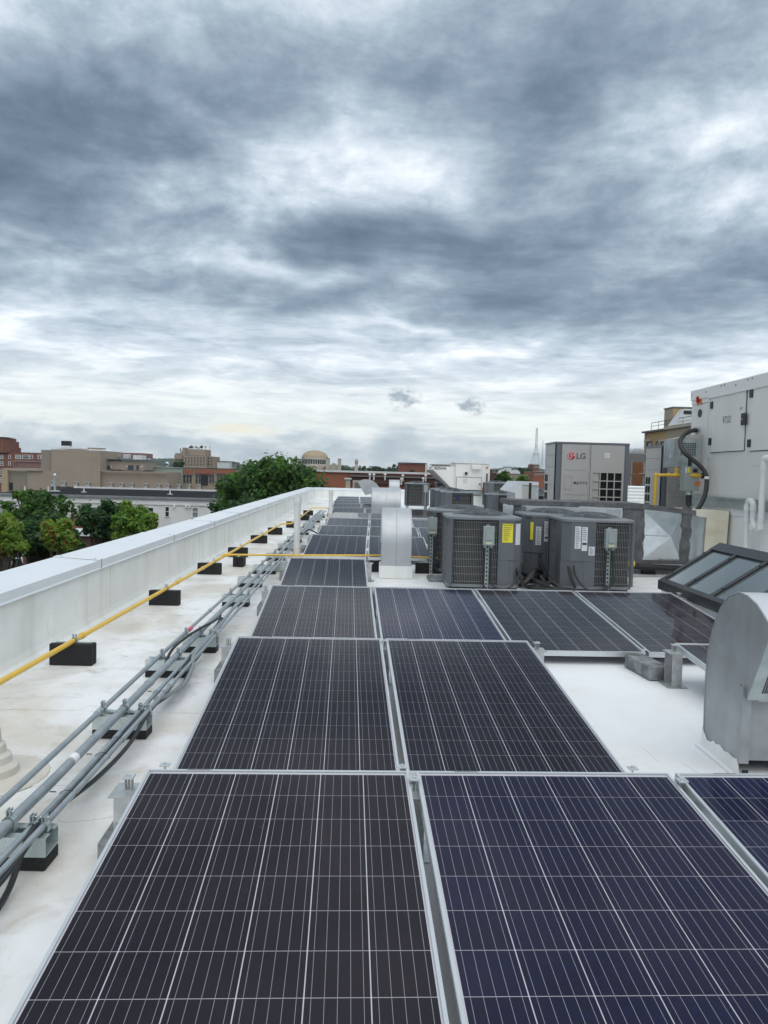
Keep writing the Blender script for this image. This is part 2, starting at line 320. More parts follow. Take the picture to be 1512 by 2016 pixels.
M['forest'] = mat('far_woods', (.020, .042, .018), .9, col2=(.030, .055, .020), ns=.02)
M['steel'] = mat('tower_steel', (.30, .31, .33), .6)
M['pink'] = mat('pink_marking_paint', (.75, .10, .16), .5)

# ------------------------------------------------------------------ mesh helpers
class MB:
    def __init__(s): s.v = []; s.f = []; s.mi = []; s.cur = 0
    def mat(s, i): s.cur = i; return s
    def face(s, pts):
        b = len(s.v); s.v += [tuple(p) for p in pts]; s.f.append(list(range(b, b+len(pts)))); s.mi.append(s.cur); return s
    def add(s, vs, fs):
        b = len(s.v); s.v += [tuple(p) for p in vs]
        for f in fs: s.f.append([b+i for i in f]); s.mi.append(s.cur)
        return s
    def box(s, x0, x1, y0, y1, z0, z1, M4=None):
        vs = [Vector(p) for p in ((x0, y0, z0), (x1, y0, z0), (x1, y1, z0), (x0, y1, z0), (x0, y0, z1), (x1, y0, z1), (x1, y1, z1), (x0, y1, z1))]
        if M4: vs = [M4 @ v for v in vs]
        return s.add(vs, [(3, 2, 1, 0), (4, 5, 6, 7), (0, 1, 5, 4), (1, 2, 6, 5), (2, 3, 7, 6), (3, 0, 4, 7)])
    def cbox(s, x0, x1, y0, y1, z0, z1, c=0.005):
        # box with chamfered vertical and top edges
        def ring(i, z): return [(x0+i, y0+c+0*i, z), (x0+c, y0+i, z), (x1-c, y0+i, z), (x1-i, y0+c, z), (x1-i, y1-c, z), (x1-c, y1-i, z), (x0+c, y1-i, z), (x0+i, y1-c, z)]
        r0, r1, r2 = ring(0, z0), ring(0, z1-c), [(min(max(x, x0+c), x1-c), min(max(y, y0+c), y1-c), z1) for x, y, _ in ring(0, z1)]
        vs = r0+r1+r2; fs = [tuple(range(7, -1, -1)), tuple(range(16, 24))]
        for k in range(8):
            j = (k+1) % 8; fs += [(k, j, 8+j, 8+k), (8+k, 8+j, 16+j, 16+k)]
        return s.add(vs, fs)
    def cyl(s, p0, p1, r, n=12, r1=None, cap=True):
        p0, p1 = Vector(p0), Vector(p1); r1 = r if r1 is None else r1
        d = (p1-p0).normalized(); a = d.orthogonal().normalized(); b = d.cross(a); vs = []
        for p, q in ((p0, r), (p1, r1)):
            vs += [p+(a*math.cos(2*PI*k/n)+b*math.sin(2*PI*k/n))*q for k in range(n)]
        fs = [(k, (k+1) % n, n+(k+1) % n, n+k) for k in range(n)]
        if cap: fs += [tuple(range(n-1, -1, -1)), tuple(range(n, 2*n))]
        return s.add(vs, fs)
    def tube(s, pts, r, n=8, cap=True):
        pts = [Vector(p) for p in pts]; vs = []; fs = []; m = len(pts)
        d = (pts[1]-pts[0]).normalized(); a = d.orthogonal().normalized()
        for i, p in enumerate(pts):
            d = (pts[min(i+1, m-1)]-pts[max(i-1, 0)]).normalized(); a = (a-d*a.dot(d)).normalized(); b = d.cross(a)
            rr = r[i] if hasattr(r, '__len__') else r
            vs += [p+(a*math.cos(2*PI*k/n)+b*math.sin(2*PI*k/n))*rr for k in range(n)]
        for i in range(m-1):
            fs += [(i*n+k, i*n+(k+1) % n, (i+1)*n+(k+1) % n, (i+1)*n+k) for k in range(n)]
        if cap: fs += [tuple(range(n-1, -1, -1)), tuple(range((m-1)*n, m*n))]
        return s.add(vs, fs)
    def prism(s, poly, a0, a1, axis='z'):
        # poly of (u,v); axis z: (x,y); axis x: (y,z); axis y: (x,z)
        f = {'z': lambda u, v, a: (u, v, a), 'x': lambda u, v, a: (a, u, v), 'y': lambda u, v, a: (u, a, v)}[axis]
        n = len(poly); vs = [f(u, v, a0) for u, v in poly]+[f(u, v, a1) for u, v in poly]
        fs = [(k, (k+1) % n, n+(k+1) % n, n+k) for k in range(n)]+[tuple(range(n-1, -1, -1)), tuple(range(n, 2*n))]
        return s.add(vs, fs)
    def lathe(s, prof, c=(0, 0, 0), n=24, a0=0, a1=2*PI):
        c = Vector(c); vs = []; m = len(prof); full = abs(a1-a0-2*PI) < 1e-6; k1 = n if full else n+1
        for k in range(k1):
            a = a0+(a1-a0)*k/n
            vs += [c+Vector((r*math.cos(a), r*math.sin(a), z)) for r, z in prof]
        fs = []
        for k in range(n):
            j = (k+1) % k1
            fs += [(k*m+i, j*m+i, j*m+i+1, k*m+i+1) for i in range(m-1)]
        return s.add(vs, fs)
    def mesh(s, name, mats, smooth=False):
        me = bpy.data.meshes.new(name); me.from_pydata(s.v, [], s.f)
        for m in (mats if isinstance(mats, (list, tuple)) else [mats]): me.materials.append(M[m])
        me.polygons.foreach_set('material_index', s.mi)
        import bmesh
        bm = bmesh.new(); bm.from_mesh(me); bmesh.ops.recalc_face_normals(bm, faces=bm.faces); bm.to_mesh(me); bm.free()
        if smooth:
            me.polygons.foreach_set('use_smooth', [True]*len(me.polygons))
            me.set_sharp_from_angle(angle=math.radians(40))
        me.update(); return me
    def build(s, name, mats, parent=None, smooth=False):
        return link(name, s.mesh(name, mats, smooth), parent)
def link(name, me, parent=None, loc=None):
    o = bpy.data.objects.new(name, me); COL.objects.link(o)
    if parent: o.parent = parent
    if loc: o.location = loc
    return o
def tag(o, label=None, cat=None, group=None, kind=None):
    for k, v in (('label', label), ('category', cat), ('group', group), ('kind', kind)):
        if v: o[k] = v
    return o
def thing(name, label, cat, loc=(0, 0, 0), rz=0.0, group=None, rx=0.0):
    o = bpy.data.objects.new(name, None); COL.objects.link(o); o.location = loc; o.rotation_euler = (rx, 0, rz)
    o.empty_display_size = .2
    return tag(o, label, cat, group)
def copy_tree(o, parent=None):
    c = o.copy(); COL.objects.link(c)
    if parent: c.parent = parent
    for ch in list(o.children): copy_tree(ch, c)
    return c
def text(body, size, parent, matname, loc, rot, name='lettering', sx=1.0, shear=0.0, ext=0.0006, bold=0.0):
    cu = bpy.data.curves.new(name, 'FONT'); cu.body = body; cu.size = size; cu.extrude = ext; cu.align_x = 'CENTER'; cu.align_y = 'CENTER'; cu.shear = shear; cu.offset = bold
    cu.materials.append(M[matname]); o = bpy.data.objects.new(name, cu); COL.objects.link(o); o.parent = parent
    me = bpy.data.meshes.new_from_object(o.evaluated_get(bpy.context.evaluated_depsgraph_get())); bpy.data.objects.remove(o); me.materials.clear(); me.materials.append(M[matname])
    o = bpy.data.objects.new(name, me); COL.objects.link(o); o.parent = parent
    o.location = loc; o.rotation_euler = rot; o.scale = (sx, 1, 1); return o
FRONT = (PI/2, 0, 0)          # text facing -y
LEFTF = (PI/2, 0, -PI/2)      # text facing -x
ORD = ['nearest', 'second', 'third', 'fourth', 'fifth', 'sixth', 'seventh', 'eighth', 'ninth', 'tenth', 'eleventh', 'twelfth', 'thirteenth', 'fourteenth', 'fifteenth', 'sixteenth', 'seventeenth', 'eighteenth']
def lerp(a, b, t): return a+(b-a)*t
def smoothpath(pts, n=6):
    P = [Vector(p) for p in pts]; out = []
    for i in range(len(P)-1):
        p0, p1, p2, p3 = P[max(i-1, 0)], P[i], P[i+1], P[min(i+2, len(P)-1)]
        for k in range(n):
            t = k/n; out.append(.5*((2*p1)+(p2-p0)*t+(2*p0-5*p1+4*p2-p3)*t*t+(3*p1-p0-3*p2+p3)*t*t*t))
    out.append(P[-1]); return out
def wb(mb, name, mats, root, smooth=False):
    # part given in world coordinates
    o = mb.build(name, mats, None, smooth); o.parent = root
    r = root
    while r.parent: r = r.parent
    o.matrix_parent_inverse = Matrix.Translation(-Vector(r.location)) if root is r else Matrix.Identity(4)
    return o

# ------------------------------------------------------------------ ground, roof, parapets
GZ = -13.0
mb = MB().face([(-3400, -600, GZ), (3400, -600, GZ), (3400, 3000, GZ), (-3400, 3000, GZ)])
tag(mb.build('ground', 'ground'), kind='structure')
def pxw(y): return -2.43-0.013*(y-5)           # inner face of the long parapet
YF = 38.6                                      # inner face of the far parapet
mb = MB().prism([(pxw(-5)-.2, -5), (17, -5), (17, YF+.2), (pxw(YF)-.2, YF+.2)], -.35, 0)
roof = tag(mb.build('roof_deck', 'memb'), kind='structure')
mb = MB().prism([(pxw(-5)-.36, -5), (17, -5), (17, YF+.35), (pxw(YF)-.36, YF+.35)], GZ, -.36)
tag(mb.build('brick_building', 'brick', None), 'brick body of the building below the white roof', 'building')
# lapped sheets and welded patches of the membrane
def sheet(poly, z=0.003, name='membrane_sheet'):
    MB().prism(poly, 0.0005, z).build(name, 'memb', roof)
sheet([(-.915, 1.0), (-.915, 2.9), (-.86, 3.25), (-.835, 3.62), (-.80, 3.9), (-.62, 3.98), (2.2, 4.0), (2.2, 1.0)], .004)
def roundrect(x0, x1, y0, y1, r, rot=0.0, n=4):
    cx, cy = (x0+x1)/2, (y0+y1)/2; out = []
    for (qx, qy, a) in ((x1-r, y1-r, 0), (x0+r, y1-r, PI/2), (x0+r, y0+r, PI), (x1-r, y0+r, 1.5*PI)):
        for k in range(n+1):
            t = a+PI/2*k/n; out.append((qx+r*math.cos(t), qy+r*math.sin(t)))
    c, s = math.cos(rot), math.sin(rot)
    return [(cx+(x-cx)*c-(y-cy)*s, cy+(x-cx)*s+(y-cy)*c) for x, y in out]
for q in ((1.47, 1.63, 3.76, 4.0, .03, .05, .0065), (1.60, 1.78, 3.60, 3.82, .05, .2, .0085), (-1.62, -1.2, 3.35, 3.62, .05, .1, .003), (-1.9, -1.55, 2.9, 3.12, .05, -.1, .003), (-1.25, -1.02, 3.02, 3.25, .05, .3, .003), (1.42, 1.9, 8.05, 8.5, .06, 0, .003), (-1.75, -1.45, 6.6, 6.9, .05, .3, .003), (.30, .9, 8.6, 9.0, .08, .1, .003)):
    sheet(roundrect(*q[:6]), q[6], 'membrane_patch')
foot = random.Random(3)
for yl in (4.4, 7.35, 10.3, 13.2, 16.2, 19.2, 22.2, 25.2, 28.2, 31.2, 34.2):
    MB().box(pxw(yl)+.02, -.9, yl, yl+.06, .0005, .003).build('membrane_lap', 'memb', roof)

def parapet(name, label, A, B, inward, h, joints, ends=(0, 0)):
    """wall from A to B (x,y), roof on the side 'inward'"""
    A, B = Vector((*A, 0)), Vector((*B, 0)); L = (B-A).length; d = (B-A)/L; nrm = Vector((*inward, 0)).normalized()
    root = thing(name, label, 'parapet wall', tuple(A))
    def pt(t, o, z): p = d*t-nrm*o; return (p.x, p.y, z)
    def sect(t0, t1, prof, mname, nm, sm=False):
        m = MB(); n = len(prof)
        vs = [pt(t0, o, z) for o, z in prof]+[pt(t1, o, z) for o, z in prof]
        m.add(vs, [(k, (k+1) % n, n+(k+1) % n, n+k) for k in range(n)]+[tuple(range(n-1, -1, -1)), tuple(range(n, 2*n))])
        return m.build(nm, mname, root, sm)
    sect(-ends[0], L+ends[1], [(.0, -.02), (-.045, .002), (-.012, .03), (0, .08), (0, h), (.30, h), (.30, -.36), (0, -.36)], 'wallmemb', 'wall')
    t_ = 1.2
    while t_ < L-.3:                                   # welded laps up the wall sheet
        sect(t_, t_+.07, [(-.0015, .06), (-.0035, .06), (-.0035, h-.012), (-.0015, h-.012)], 'wallmemb', 'membrane_lap'); t_ += random.uniform(1.7, 3.2)
    for k in range(7):
        t_ = random.uniform(2, min(L, 26)); z_ = random.uniform(.12, .22); pts = roundrect(t_-.09, t_+.09, z_-.06, z_+.09, .03); m = MB()
        n = len(pts); m.add([pt(a, -.001, b) for a, b in pts]+[pt(a, -.004, b) for a, b in pts], [(q, (q+1) % n, n+(q+1) % n, n+q) for q in range(n)]+[tuple(range(n, 2*n))]); m.build('membrane_patch', 'wallmemb', root)
    js = [-ends[0]-.05]+joints+[L+ends[1]]
    for i in range(len(js)-1):
        a, b = js[i]+.004, js[i+1]-.004
        dz = random.uniform(-.003, .003)
        o = sect(a, b, [(-.022, h-.008), (-.03, h-.004), (-.022, h+.010), (-.022, h+.075+dz), (.38, h+.098+dz), (.38, h+.02), (.374, h+.02), (.374, h+.085), (-.016, h+.066), (-.016, h-.006)], 'coping', 'coping')
    for j in joints:
        sect(j-.05, j+.05, [(-.026, h+.004), (-.026, h+.080), (.384, h+.103), (.384, h+.03), (.381, h+.03), (.381, h+.0985), (-.0225, h+.0775), (-.0225, h+.004)], 'copingdark', 'splice_plate')
        m = MB()
        for o_ in (.03, .33): p = pt(j, o_, h+.08+(o_+.02)*.0575); m.cyl(p, (p[0], p[1], p[2]+.008), .007, 8)
        m.build('fasteners', 'galv', root)
        sect(j-.004, j+.012, [(-.028, h+.0), (-.028, h+.083), (-.02, h+.083), (-.02, h)], 'sealant', 'sealant_bead')
    return root
jl = [t for t in (1.55, 4.3, 6.95+.02, 9.68, 12.33, 14.9, 17.4, 20.0, 22.6, 25.2, 27.8, 30.4, 33.0, 35.6)]
A = (pxw(-5), -5); B = (pxw(YF), YF); d_ = Vector((B[0]-A[0], B[1]-A[1])).normalized()
parapet('parapet_wall', 'long white parapet with metal coping along the left edge of the roof', A, B, (d_.y, -d_.x), .49, [(t+5) for t in jl], (0, .36))
parapet('parapet_wall', 'far white parapet crossing behind the last row of solar panels', (pxw(YF)-.02, YF), (17.3, YF), (0, -1), .49, [2.4+2.6*k for k in range(7)], (0, 0))

# ------------------------------------------------------------------ solar panels
PW, PL, PT = .992, 1.956, .040
ROT = .0316; X0, STEP = -.7305, 1.0197
TILT = math.asin((.2765-.105)/PL)
def blk(X, Y): return (X*math.cos(ROT)-Y*math.sin(ROT), X*math.sin(ROT)+Y*math.cos(ROT))
CX, CY, CWX, CWY = .1600, .1585, .1568, .1563
def one_cell(m, x, y, z):
    m.mat(0); hx, hy = CWX/2, CWY/2; c = .0012
    m.face([(x-hx+c, y-hy, z), (x+hx-c, y-hy, z), (x+hx, y-hy+c, z), (x+hx, y+hy-c, z), (x+hx-c, y+hy, z), (x-hx+c, y+hy, z), (x-hx, y+hy-c, z), (x-hx, y-hy+c, z)])
    m.mat(1)
    for k in range(5):
        bx = x+(k-2)*CWX*.2; m.face([(bx-.00055, y-CY/2, z+.0006), (bx+.00055, y-CY/2, z+.0006), (bx+.00055, y+CY/2, z+.0006), (bx-.00055, y+CY/2, z+.0006)])
def cell_xy(i, j): return PW/2+(i-2.5)*CX, PL/2+(j-5.5)*CY
# local frame: x right, y up the slope, z normal; origin = lower left corner of the glass side, z=0 top of frame
frame_mb = MB()
lip, wall_ = .0115, .0035
def ring(m, x0, x1, y0, y1, x2, x3, y2, y3, z):
    o = [(x0, y0, z), (x1, y0, z), (x1, y1, z), (x0, y1, z)]; i = [(x2, y2, z), (x3, y2, z), (x3, y3, z), (x2, y3, z)]
    m.add(o+i, [(k, (k+1) % 4, 4+(k+1) % 4, 4+k) for k in range(4)])
def wallring(m, x0, x1, y0, y1, za, zb):
    a = [(x0, y0, za), (x1, y0, za), (x1, y1, za), (x0, y1, za)]; b = [(x, y, zb) for x, y, _ in a]
    m.add(a+b, [(k, (k+1) % 4, 4+(k+1) % 4, 4+k) for k in range(4)])
wallring(frame_mb, 0, PW, 0, PL, -PT, -.0025); ring(frame_mb, .0, PW, .0, PL, .0018, PW-.0018, .0018, PL-.0018, -.0025)
wallring(frame_mb, .0018, PW-.0018, .0018, PL-.0018, -.0025, 0); ring(frame_mb, .0018, PW-.0018, .0018, PL-.0018, .0115, PW-.0115, .0115, PL-.0115, 0)
wallring(frame_mb, .0115, PW-.0115, .0115, PL-.0115, 0, -.004); ring(frame_mb, .0, PW, 0, PL, .03, PW-.03, .03, PL-.03, -PT)
FRAME_ME = frame_mb.mesh('frame', 'alu')
BACK_ME = MB().box(.008, PW-.008, .008, PL-.008, -.0085, -.0055).mesh('backsheet', 'backsheet')
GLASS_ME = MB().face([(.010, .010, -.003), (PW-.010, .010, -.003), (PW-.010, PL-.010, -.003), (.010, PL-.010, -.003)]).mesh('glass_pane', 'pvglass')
LABEL_ME = MB().box(.15, .24, PL-.0085, PL-.0045, .0001, .0007).mesh('serial_label', 'inkgrey')
CELL_ME = {}; GRID_ME = {}
for k in ('cell_brown', 'cell_brown2', 'cell_blue', 'cell_deep'):
    m = MB(); one_cell(m, 0, 0, 0); CELL_ME[k] = m.mesh('cell', [k, 'busbar'])
    m = MB()
    for i in range(6):
        for j in range(12): one_cell(m, *cell_xy(i, j), -.0048)
    GRID_ME[k] = m.mesh('cell_grid', [k, 'busbar'])
ROWN = ['nearest', 'second', 'third', 'fourth', 'fifth', 'sixth', 'seventh', 'eighth', 'ninth', 'tenth', 'eleventh', 'twelfth', 'thirteenth']
def panel(label, wx, wy, rz, kind, single, group, tilt=TILT, zlow=.105):
    t = thing('solar_panel', label, 'solar panel', (wx, wy, zlow), rz, group, rx=tilt)
    link('frame', FRAME_ME, t); link('backsheet', BACK_ME, t); link('glass_pane', GLASS_ME, t)
    if single:
        link('serial_label', LABEL_ME, t)
        for i in range(6):
            for j in range(12):
                x, y = cell_xy(i, j); link('cell', CELL_ME[kind], t, (x, y, -.0048))
    else: tag(link('cell_grid', GRID_ME[kind], t), kind='stuff')
    return t
# mounting hardware, one bracket and one foot as prototypes -------------------------------
def bracket_parts(root):
    m = MB(); hgt = .2345
    m.box(-.035, .035, .056, .060, .008, hgt-.004); m.box(-.055, .055, -.072, .0605, hgt-.0038, hgt); m.box(-.035, .035, -.070, -.066, .008, hgt-.004); m.box(-.07, .07, -.09, .08, 0.0045, .0078)
    m.build('bent_stand', 'alu2', root)
    m = MB()
    for bx, bz in ((-.022, .14), (.022, .14), (0, .18), (-.022, .03), (.022, .03), (0, .06)): m.cyl((bx, -.0702, bz), (bx, -.0745, bz), .005, 6)
    m.build('bolts', 'galv', root)
    m = MB(); m.box(-.014, .014, -.02, .02, hgt+.0003, hgt+.004); m.box(-.013, -.010, -.014, .014, hgt+.004, .272); m.box(.010, .013, -.014, .014, hgt+.004, .272); m.cyl((0, 0, hgt), (0, 0, .286), .004, 8)
    m.build('clamp_riser', 'alu2', root)
    m = MB(); m.box(-.019, .019, -.02, .02, .279, .283); m.box(-.019, -.013, -.02, .02, .2832, .286); m.box(.013, .019, -.02, .02, .2832, .286); m.cyl((0, 0, .2832), (0, 0, .290), .007, 6)
    m.build('clamp', 'alu', root)
def foot_parts(root):
    m = MB(); m.box(-.06, .06, -.05, .05, .0045, .008); m.box(-.02, .02, -.02, .02, .008, .062); m.build('foot_plate', 'alu2', root)
    m = MB(); m.box(-.021, .021, -.02, .02, .106, .111); m.cyl((0, 0, .06), (0, 0, .12), .005, 8); m.cyl((0, 0, .111), (0, 0, .119), .008, 6); m.build('clamp', 'alu', root)
PROTO = {}
def place_bracket(label, x, y, rz):
    t = thing('panel_bracket', label, 'bracket', (x, y, 0), rz, 'brackets holding up the far edges of the solar panels')
    if 'b' not in PROTO: bracket_parts(t); PROTO['b'] = t
    else:
        for ch in PROTO['b'].children: copy_tree(ch, t)
def place_foot(label, x, y, rz):
    t = thing('clamp_stand', label, 'clamp stand', (x, y, 0), rz, 'low feet under the near edges of the solar panels')
    if 'f' not in PROTO: foot_parts(t); PROTO['f'] = t
    else:
        for ch in PROTO['f'].children: copy_tree(ch, t)
BAL = MB().cbox(-.075, .075, -.20, .20, 0, .095, .008).mesh('ballast_block', 'conc')
def place_ballast(label, x, y, rz, z=.008):
    o = link('ballast_block', BAL, None, (x, y, z)); o.rotation_euler = (0, 0, rz)
    tag(o, label, 'ballast block', 'concrete ballast blocks of the solar racking')
rows = [(2.898, [0, 1, 2], 1), (5.259, [0, 1, 3], 1), (7.645, [0, 1, 2, 3], 1), (10.095, [0], 0)]
COLN = ['left column', 'second column', 'third column', 'fourth column']
kinds = {(0, 0): 'cell_brown', (0, 1): 'cell_blue', (0, 2): 'cell_deep', (1, 0): 'cell_brown', (1, 1): 'cell_brown2', (1, 3): 'cell_brown', (2, 0): 'cell_brown', (2, 1): 'cell_deep', (2, 2): 'cell_brown2', (2, 3): 'cell_brown2', (3, 0): 'cell_brown'}
extra = {(0, 0): 'large dark solar panel filling the lower left, streaked with bird droppings', (0, 1): 'large navy solar panel in the nearest row, right of the central gap', (0, 2): 'solar panel cut off at the lower right corner, beside the big hood vent',
         (1, 3): 'solar panel half hidden behind the big grey hood vent', (2, 1): 'deep blue solar panel in the third row, in front of the condensers', (3, 0): 'lone solar panel just in front of the yellow cross pipe'}
for r, (Y, cols, single) in enumerate(rows):
    yl = Y-PL*math.cos(TILT)
    for c in cols:
        X = X0+c*STEP; wx, wy = blk(X, yl)
        panel(extra.get((r, c), f'dark framed solar panel in the {ROWN[r]} row, {COLN[c]}'), wx, wy, ROT, kinds[(r, c)], single, 'solar panels in the near array')
    edges = sorted({c for c in cols} | {c+1 for c in cols})
    for e in edges:
        left, right = (e-1) in cols, e in cols
        X = X0+e*STEP-.014
        off = -.030 if not left else (.030 if not right else 0)
        where = 'left end' if e == edges[0] else f'panel joint {["zero","one","two","three","four"][e]}'
        bx, by = blk(X+off, Y-.09); place_bracket(f'metal bracket, far edge of the {ROWN[r]} panel row, {where}', bx, by, ROT)
        if not left and not (r == 1 and e == 3):
            bx, by = blk(X-.055, Y-.03); place_ballast(f'grey concrete ballast block under the {ROWN[r]} panel row, beside column {["one","two","three","four","five"][e]}', bx+.03, by, ROT)
        fx, fy = blk(X+off, yl+.06); place_foot(f'low metal stand, near edge of the {ROWN[r]} panel row, {where}', fx, fy, ROT)
bx, by = blk(2.215, 5.46); place_ballast('long weathered ballast block behind the bracket of the half-hidden panel', bx, by, ROT+.10)
back = [(13.82, -1.05, [0, 1]), (16.27, -1.045, [0, 1, 2]), (18.93, -1.04, [0, 1, 2]), (24.6, -1.2, [0, 1, 2]), (27.9, -1.35, [0, 1]), (30.4, -1.45, [0, 1]), (32.9, -1.5, [0, 1]), (35.6, -1.55, [0, 1])]
for r, (Y, xb, cols) in enumerate(back):
    for c in cols:
        panel(f'small far solar panel in the {ROWN[r+4]} row, {COLN[c]}', xb+c*1.0197, Y-PL*math.cos(TILT), 0, 'cell_brown', 0, 'solar panels in the far array')
    if r < 5:
        place_bracket(f'metal bracket under the far edge of the {ROWN[r+4]} panel row, left end', xb-.03, Y-.16, 0)
        place_ballast(f'grey concrete ballast block under the {ROWN[r+4]} panel row, left end', xb-.10, Y-.42, 0)
panel('narrow strip of solar panel lying flat between two far rows', -1.03, 19.6, 0, 'cell_blue', 0, 'solar panels in the far array', tilt=math.radians(1.0), zlow=.24)
panel('flat lying far solar panel beside the narrow strip, second column', -.01, 19.6, 0, 'cell_blue', 0, 'solar panels in the far array', tilt=math.radians(1.0), zlow=.24)

# ------------------------------------------------------------------ yellow gas pipe with rubber blocks
GP = .0175
gas = thing('gas_pipe', 'long yellow gas pipe on black blocks beside the left parapet', 'gas pipe', (-2.09, 5.4, .17))
main = [(-2.105, -3.0, .17), (-2.09, 4.4, .17), (-2.08, 11.0, .17), (-2.068, 17.72, .17), (-1.86, 18.1, .17), (-1.87, 20.0, .17), (-1.975, 25.9, .17), (-1.46, 26.15, .17)]
for a, b in zip(main[:-1], main[1:]): wb(MB().cyl(a, b, GP, 14), 'pipe', 'yellow', gas, True)
m = MB()
for p in main[3:-1]: m.lathe([(.001, -.022), (.016, -.017), (.022, 0), (.016, .017), (.001, .022)], p, 10)
wb(m, 'elbows', 'yellow', gas, True)
for i, y in enumerate((4.1, 5.62, 8.35, 9.6, 10.55, 13.2, 15.6)):
    x = lerp(-2.105, -2.08, min(1, (y+3)/14))
    wb(MB().cyl((x, y-.035, .17), (x, y+.035, .17), .023, 14), 'coupling', 'yellow', gas, True)
branch = [(-2.08, 10.98, .19), (-1.1, 11.02, .20), (.15, 10.96, .235), (1.0, 10.92, .22)]
for a, b in zip(branch[:-1], branch[1:]): wb(MB().cyl(a, b, .014, 12), 'branch_pipe', 'yellow', gas, True)
wb(MB().cyl((-2.08, 10.92, .175), (-2.08, 11.05, .175), .024, 14).cyl((-2.08, 10.98, .185), (-1.99, 10.983, .19), .020, 12), 'tee', 'yellow', gas, True)
def rubber_block(label, x, y, rz=0.0, L=.30, H=.155, D=.10, clamp=True, grp='black rubber blocks under the yellow gas pipe'):
    t = thing('pipe_support_block', label, 'support block', (x, y, 0), rz, grp)
    m = MB(); m.cbox(-L/2, L/2, -D/2, -.006, .004, H, .006); m.cbox(-L/2+.012, L/2, .006, D/2, .004, H-.004, .006); m.box(-L/2+.01, L/2-.01, -.0055, .0055, .004, H-.02)
    m.build('rubber_block', 'rubber', t)
    MB().box(-L/2+.03, L/2-.02, -.014, .014, H-.01, H+.004).build('strut_channel', 'galv', t)
    if clamp:
        m = MB(); ox = clamp if not isinstance(clamp, bool) else 0
        m.lathe([(GP+.002, -.012), (GP+.005, -.012), (GP+.005, .012), (GP+.002, .012)], (0, 0, 0), 14)
        m.v = [(q[0]+ox, q[2], q[1]+.17) for q in m.v]
        m.box(ox-.012, ox-.008, -.012, .012, .17+GP, .17+GP+.03); m.box(ox+.008, ox+.012, -.012, .012, .17+GP, .17+GP+.03); m.cyl((ox-.02, 0, .17+GP+.02), (ox+.02, 0, .17+GP+.02), .004, 6)
        m.build('clamp', 'galv', t)
    return t
for i, (x, y, L) in enumerate(((-2.095, 5.45, .30), (-2.10, 7.90, .305), (-2.14, 10.28, .31), (-2.13, 12.40, .31), (-2.14, 14.78, .31), (-2.09, 16.85, .31), (-1.93, 19.0, .31), (-1.90, 21.9, .31), (-2.0, 24.5, .31))):
    rubber_block(f'{ORD[i]} black rubber block from the camera under the long yellow gas pipe', x, y, 0, L, clamp=-2.085-x if i < 6 else .02)
rubber_block('black rubber block set lengthwise under the yellow cross pipe', -1.905, 11.22, PI/2, .26, .15, .15, clamp=False, grp='black rubber blocks under the yellow cross pipe')
rubber_block('dark rubber block under the cross pipe just left of the silver gooseneck', .06, 10.97, 0, .16, .16, .13, clamp=False, grp='black rubber blocks under the yellow cross pipe')
rubber_block('wide dark rubber block under the cross pipe right of the silver gooseneck', .82, 10.92, 0, .34, .15, .13, clamp=False, grp='black rubber blocks under the yellow cross pipe')

# ------------------------------------------------------------------ conduits, cables and their supports
def drift(y, x0, x1): return lerp(x0, x1, max(0, min(1, (y-3)/21)))
CON = [('grey steel conduit, leftmost of the bundle, with a pink paint mark', -1.370, -1.64, .0135, .142), ('thick grey steel conduit in the middle of the bundle', -1.255, -1.575, .0205, .147), ('thin grey conduit right of the thick one in the bundle', -1.172, -1.50, .0115, .138), ('thin grey conduit at the right side of the bundle', -1.130, -1.46, .0115, .137)]
for k, (lab, xa, xb, r, z) in enumerate(CON):
    t = thing('conduit', lab, 'conduit', (xa, 3, z), 0, 'steel conduits running along the roof')
    ys = [-2.0, 3.0, 5.4, 7.6, 9.4, 11.5, 13.2, 15.5, 17.8, 20.5, 23.7, 25.0]
    pts = [(drift(y, xa, xb)+random.uniform(-.006, .006)*(1 if y > 3 else 0), y, z+random.uniform(-.004, .004)) for y in ys]
    wb(MB().tube(pts, r, 12), 'pipe', 'emt', t, True)
    for y in ((3.95, 6.9, 9.9, 12.9, 16) if k == 0 else (4.5, 7.5, 10.6, 13.6) if k == 1 else (4.05+.15*k, 7.1, 10.1)):
        i = max(j for j in range(len(ys)) if ys[j] <= y); f = (y-ys[i])/(ys[i+1]-ys[i]); p = Vector(pts[i]).lerp(Vector(pts[i+1]), f)
        wb(MB().cyl(p+Vector((0, -.035, 0)), p+Vector((0, .035, 0)), r+.004, 14).cyl(p+Vector((0, -.012, 0)), p+Vector((0, .012, 0)), r+.006, 6), 'coupling', 'galv', t, True)
    if k == 0:
        p = Vector((drift(6.05, xa, xb), 6.05, z)); wb(MB().cyl(p+Vector((.002, -.04, .002)), p+Vector((.002, .04, .002)), r+.0015, 12), 'pink_mark', 'pink', t, True)
    if k == 1:
        p = Vector((drift(3.28, xa, xb), 3.28, z)); wb(MB().cyl(p+Vector((.0, -.025, .002)), p+Vector((.0, .025, .002)), r+.0015, 12), 'sticker', 'white', t, True)
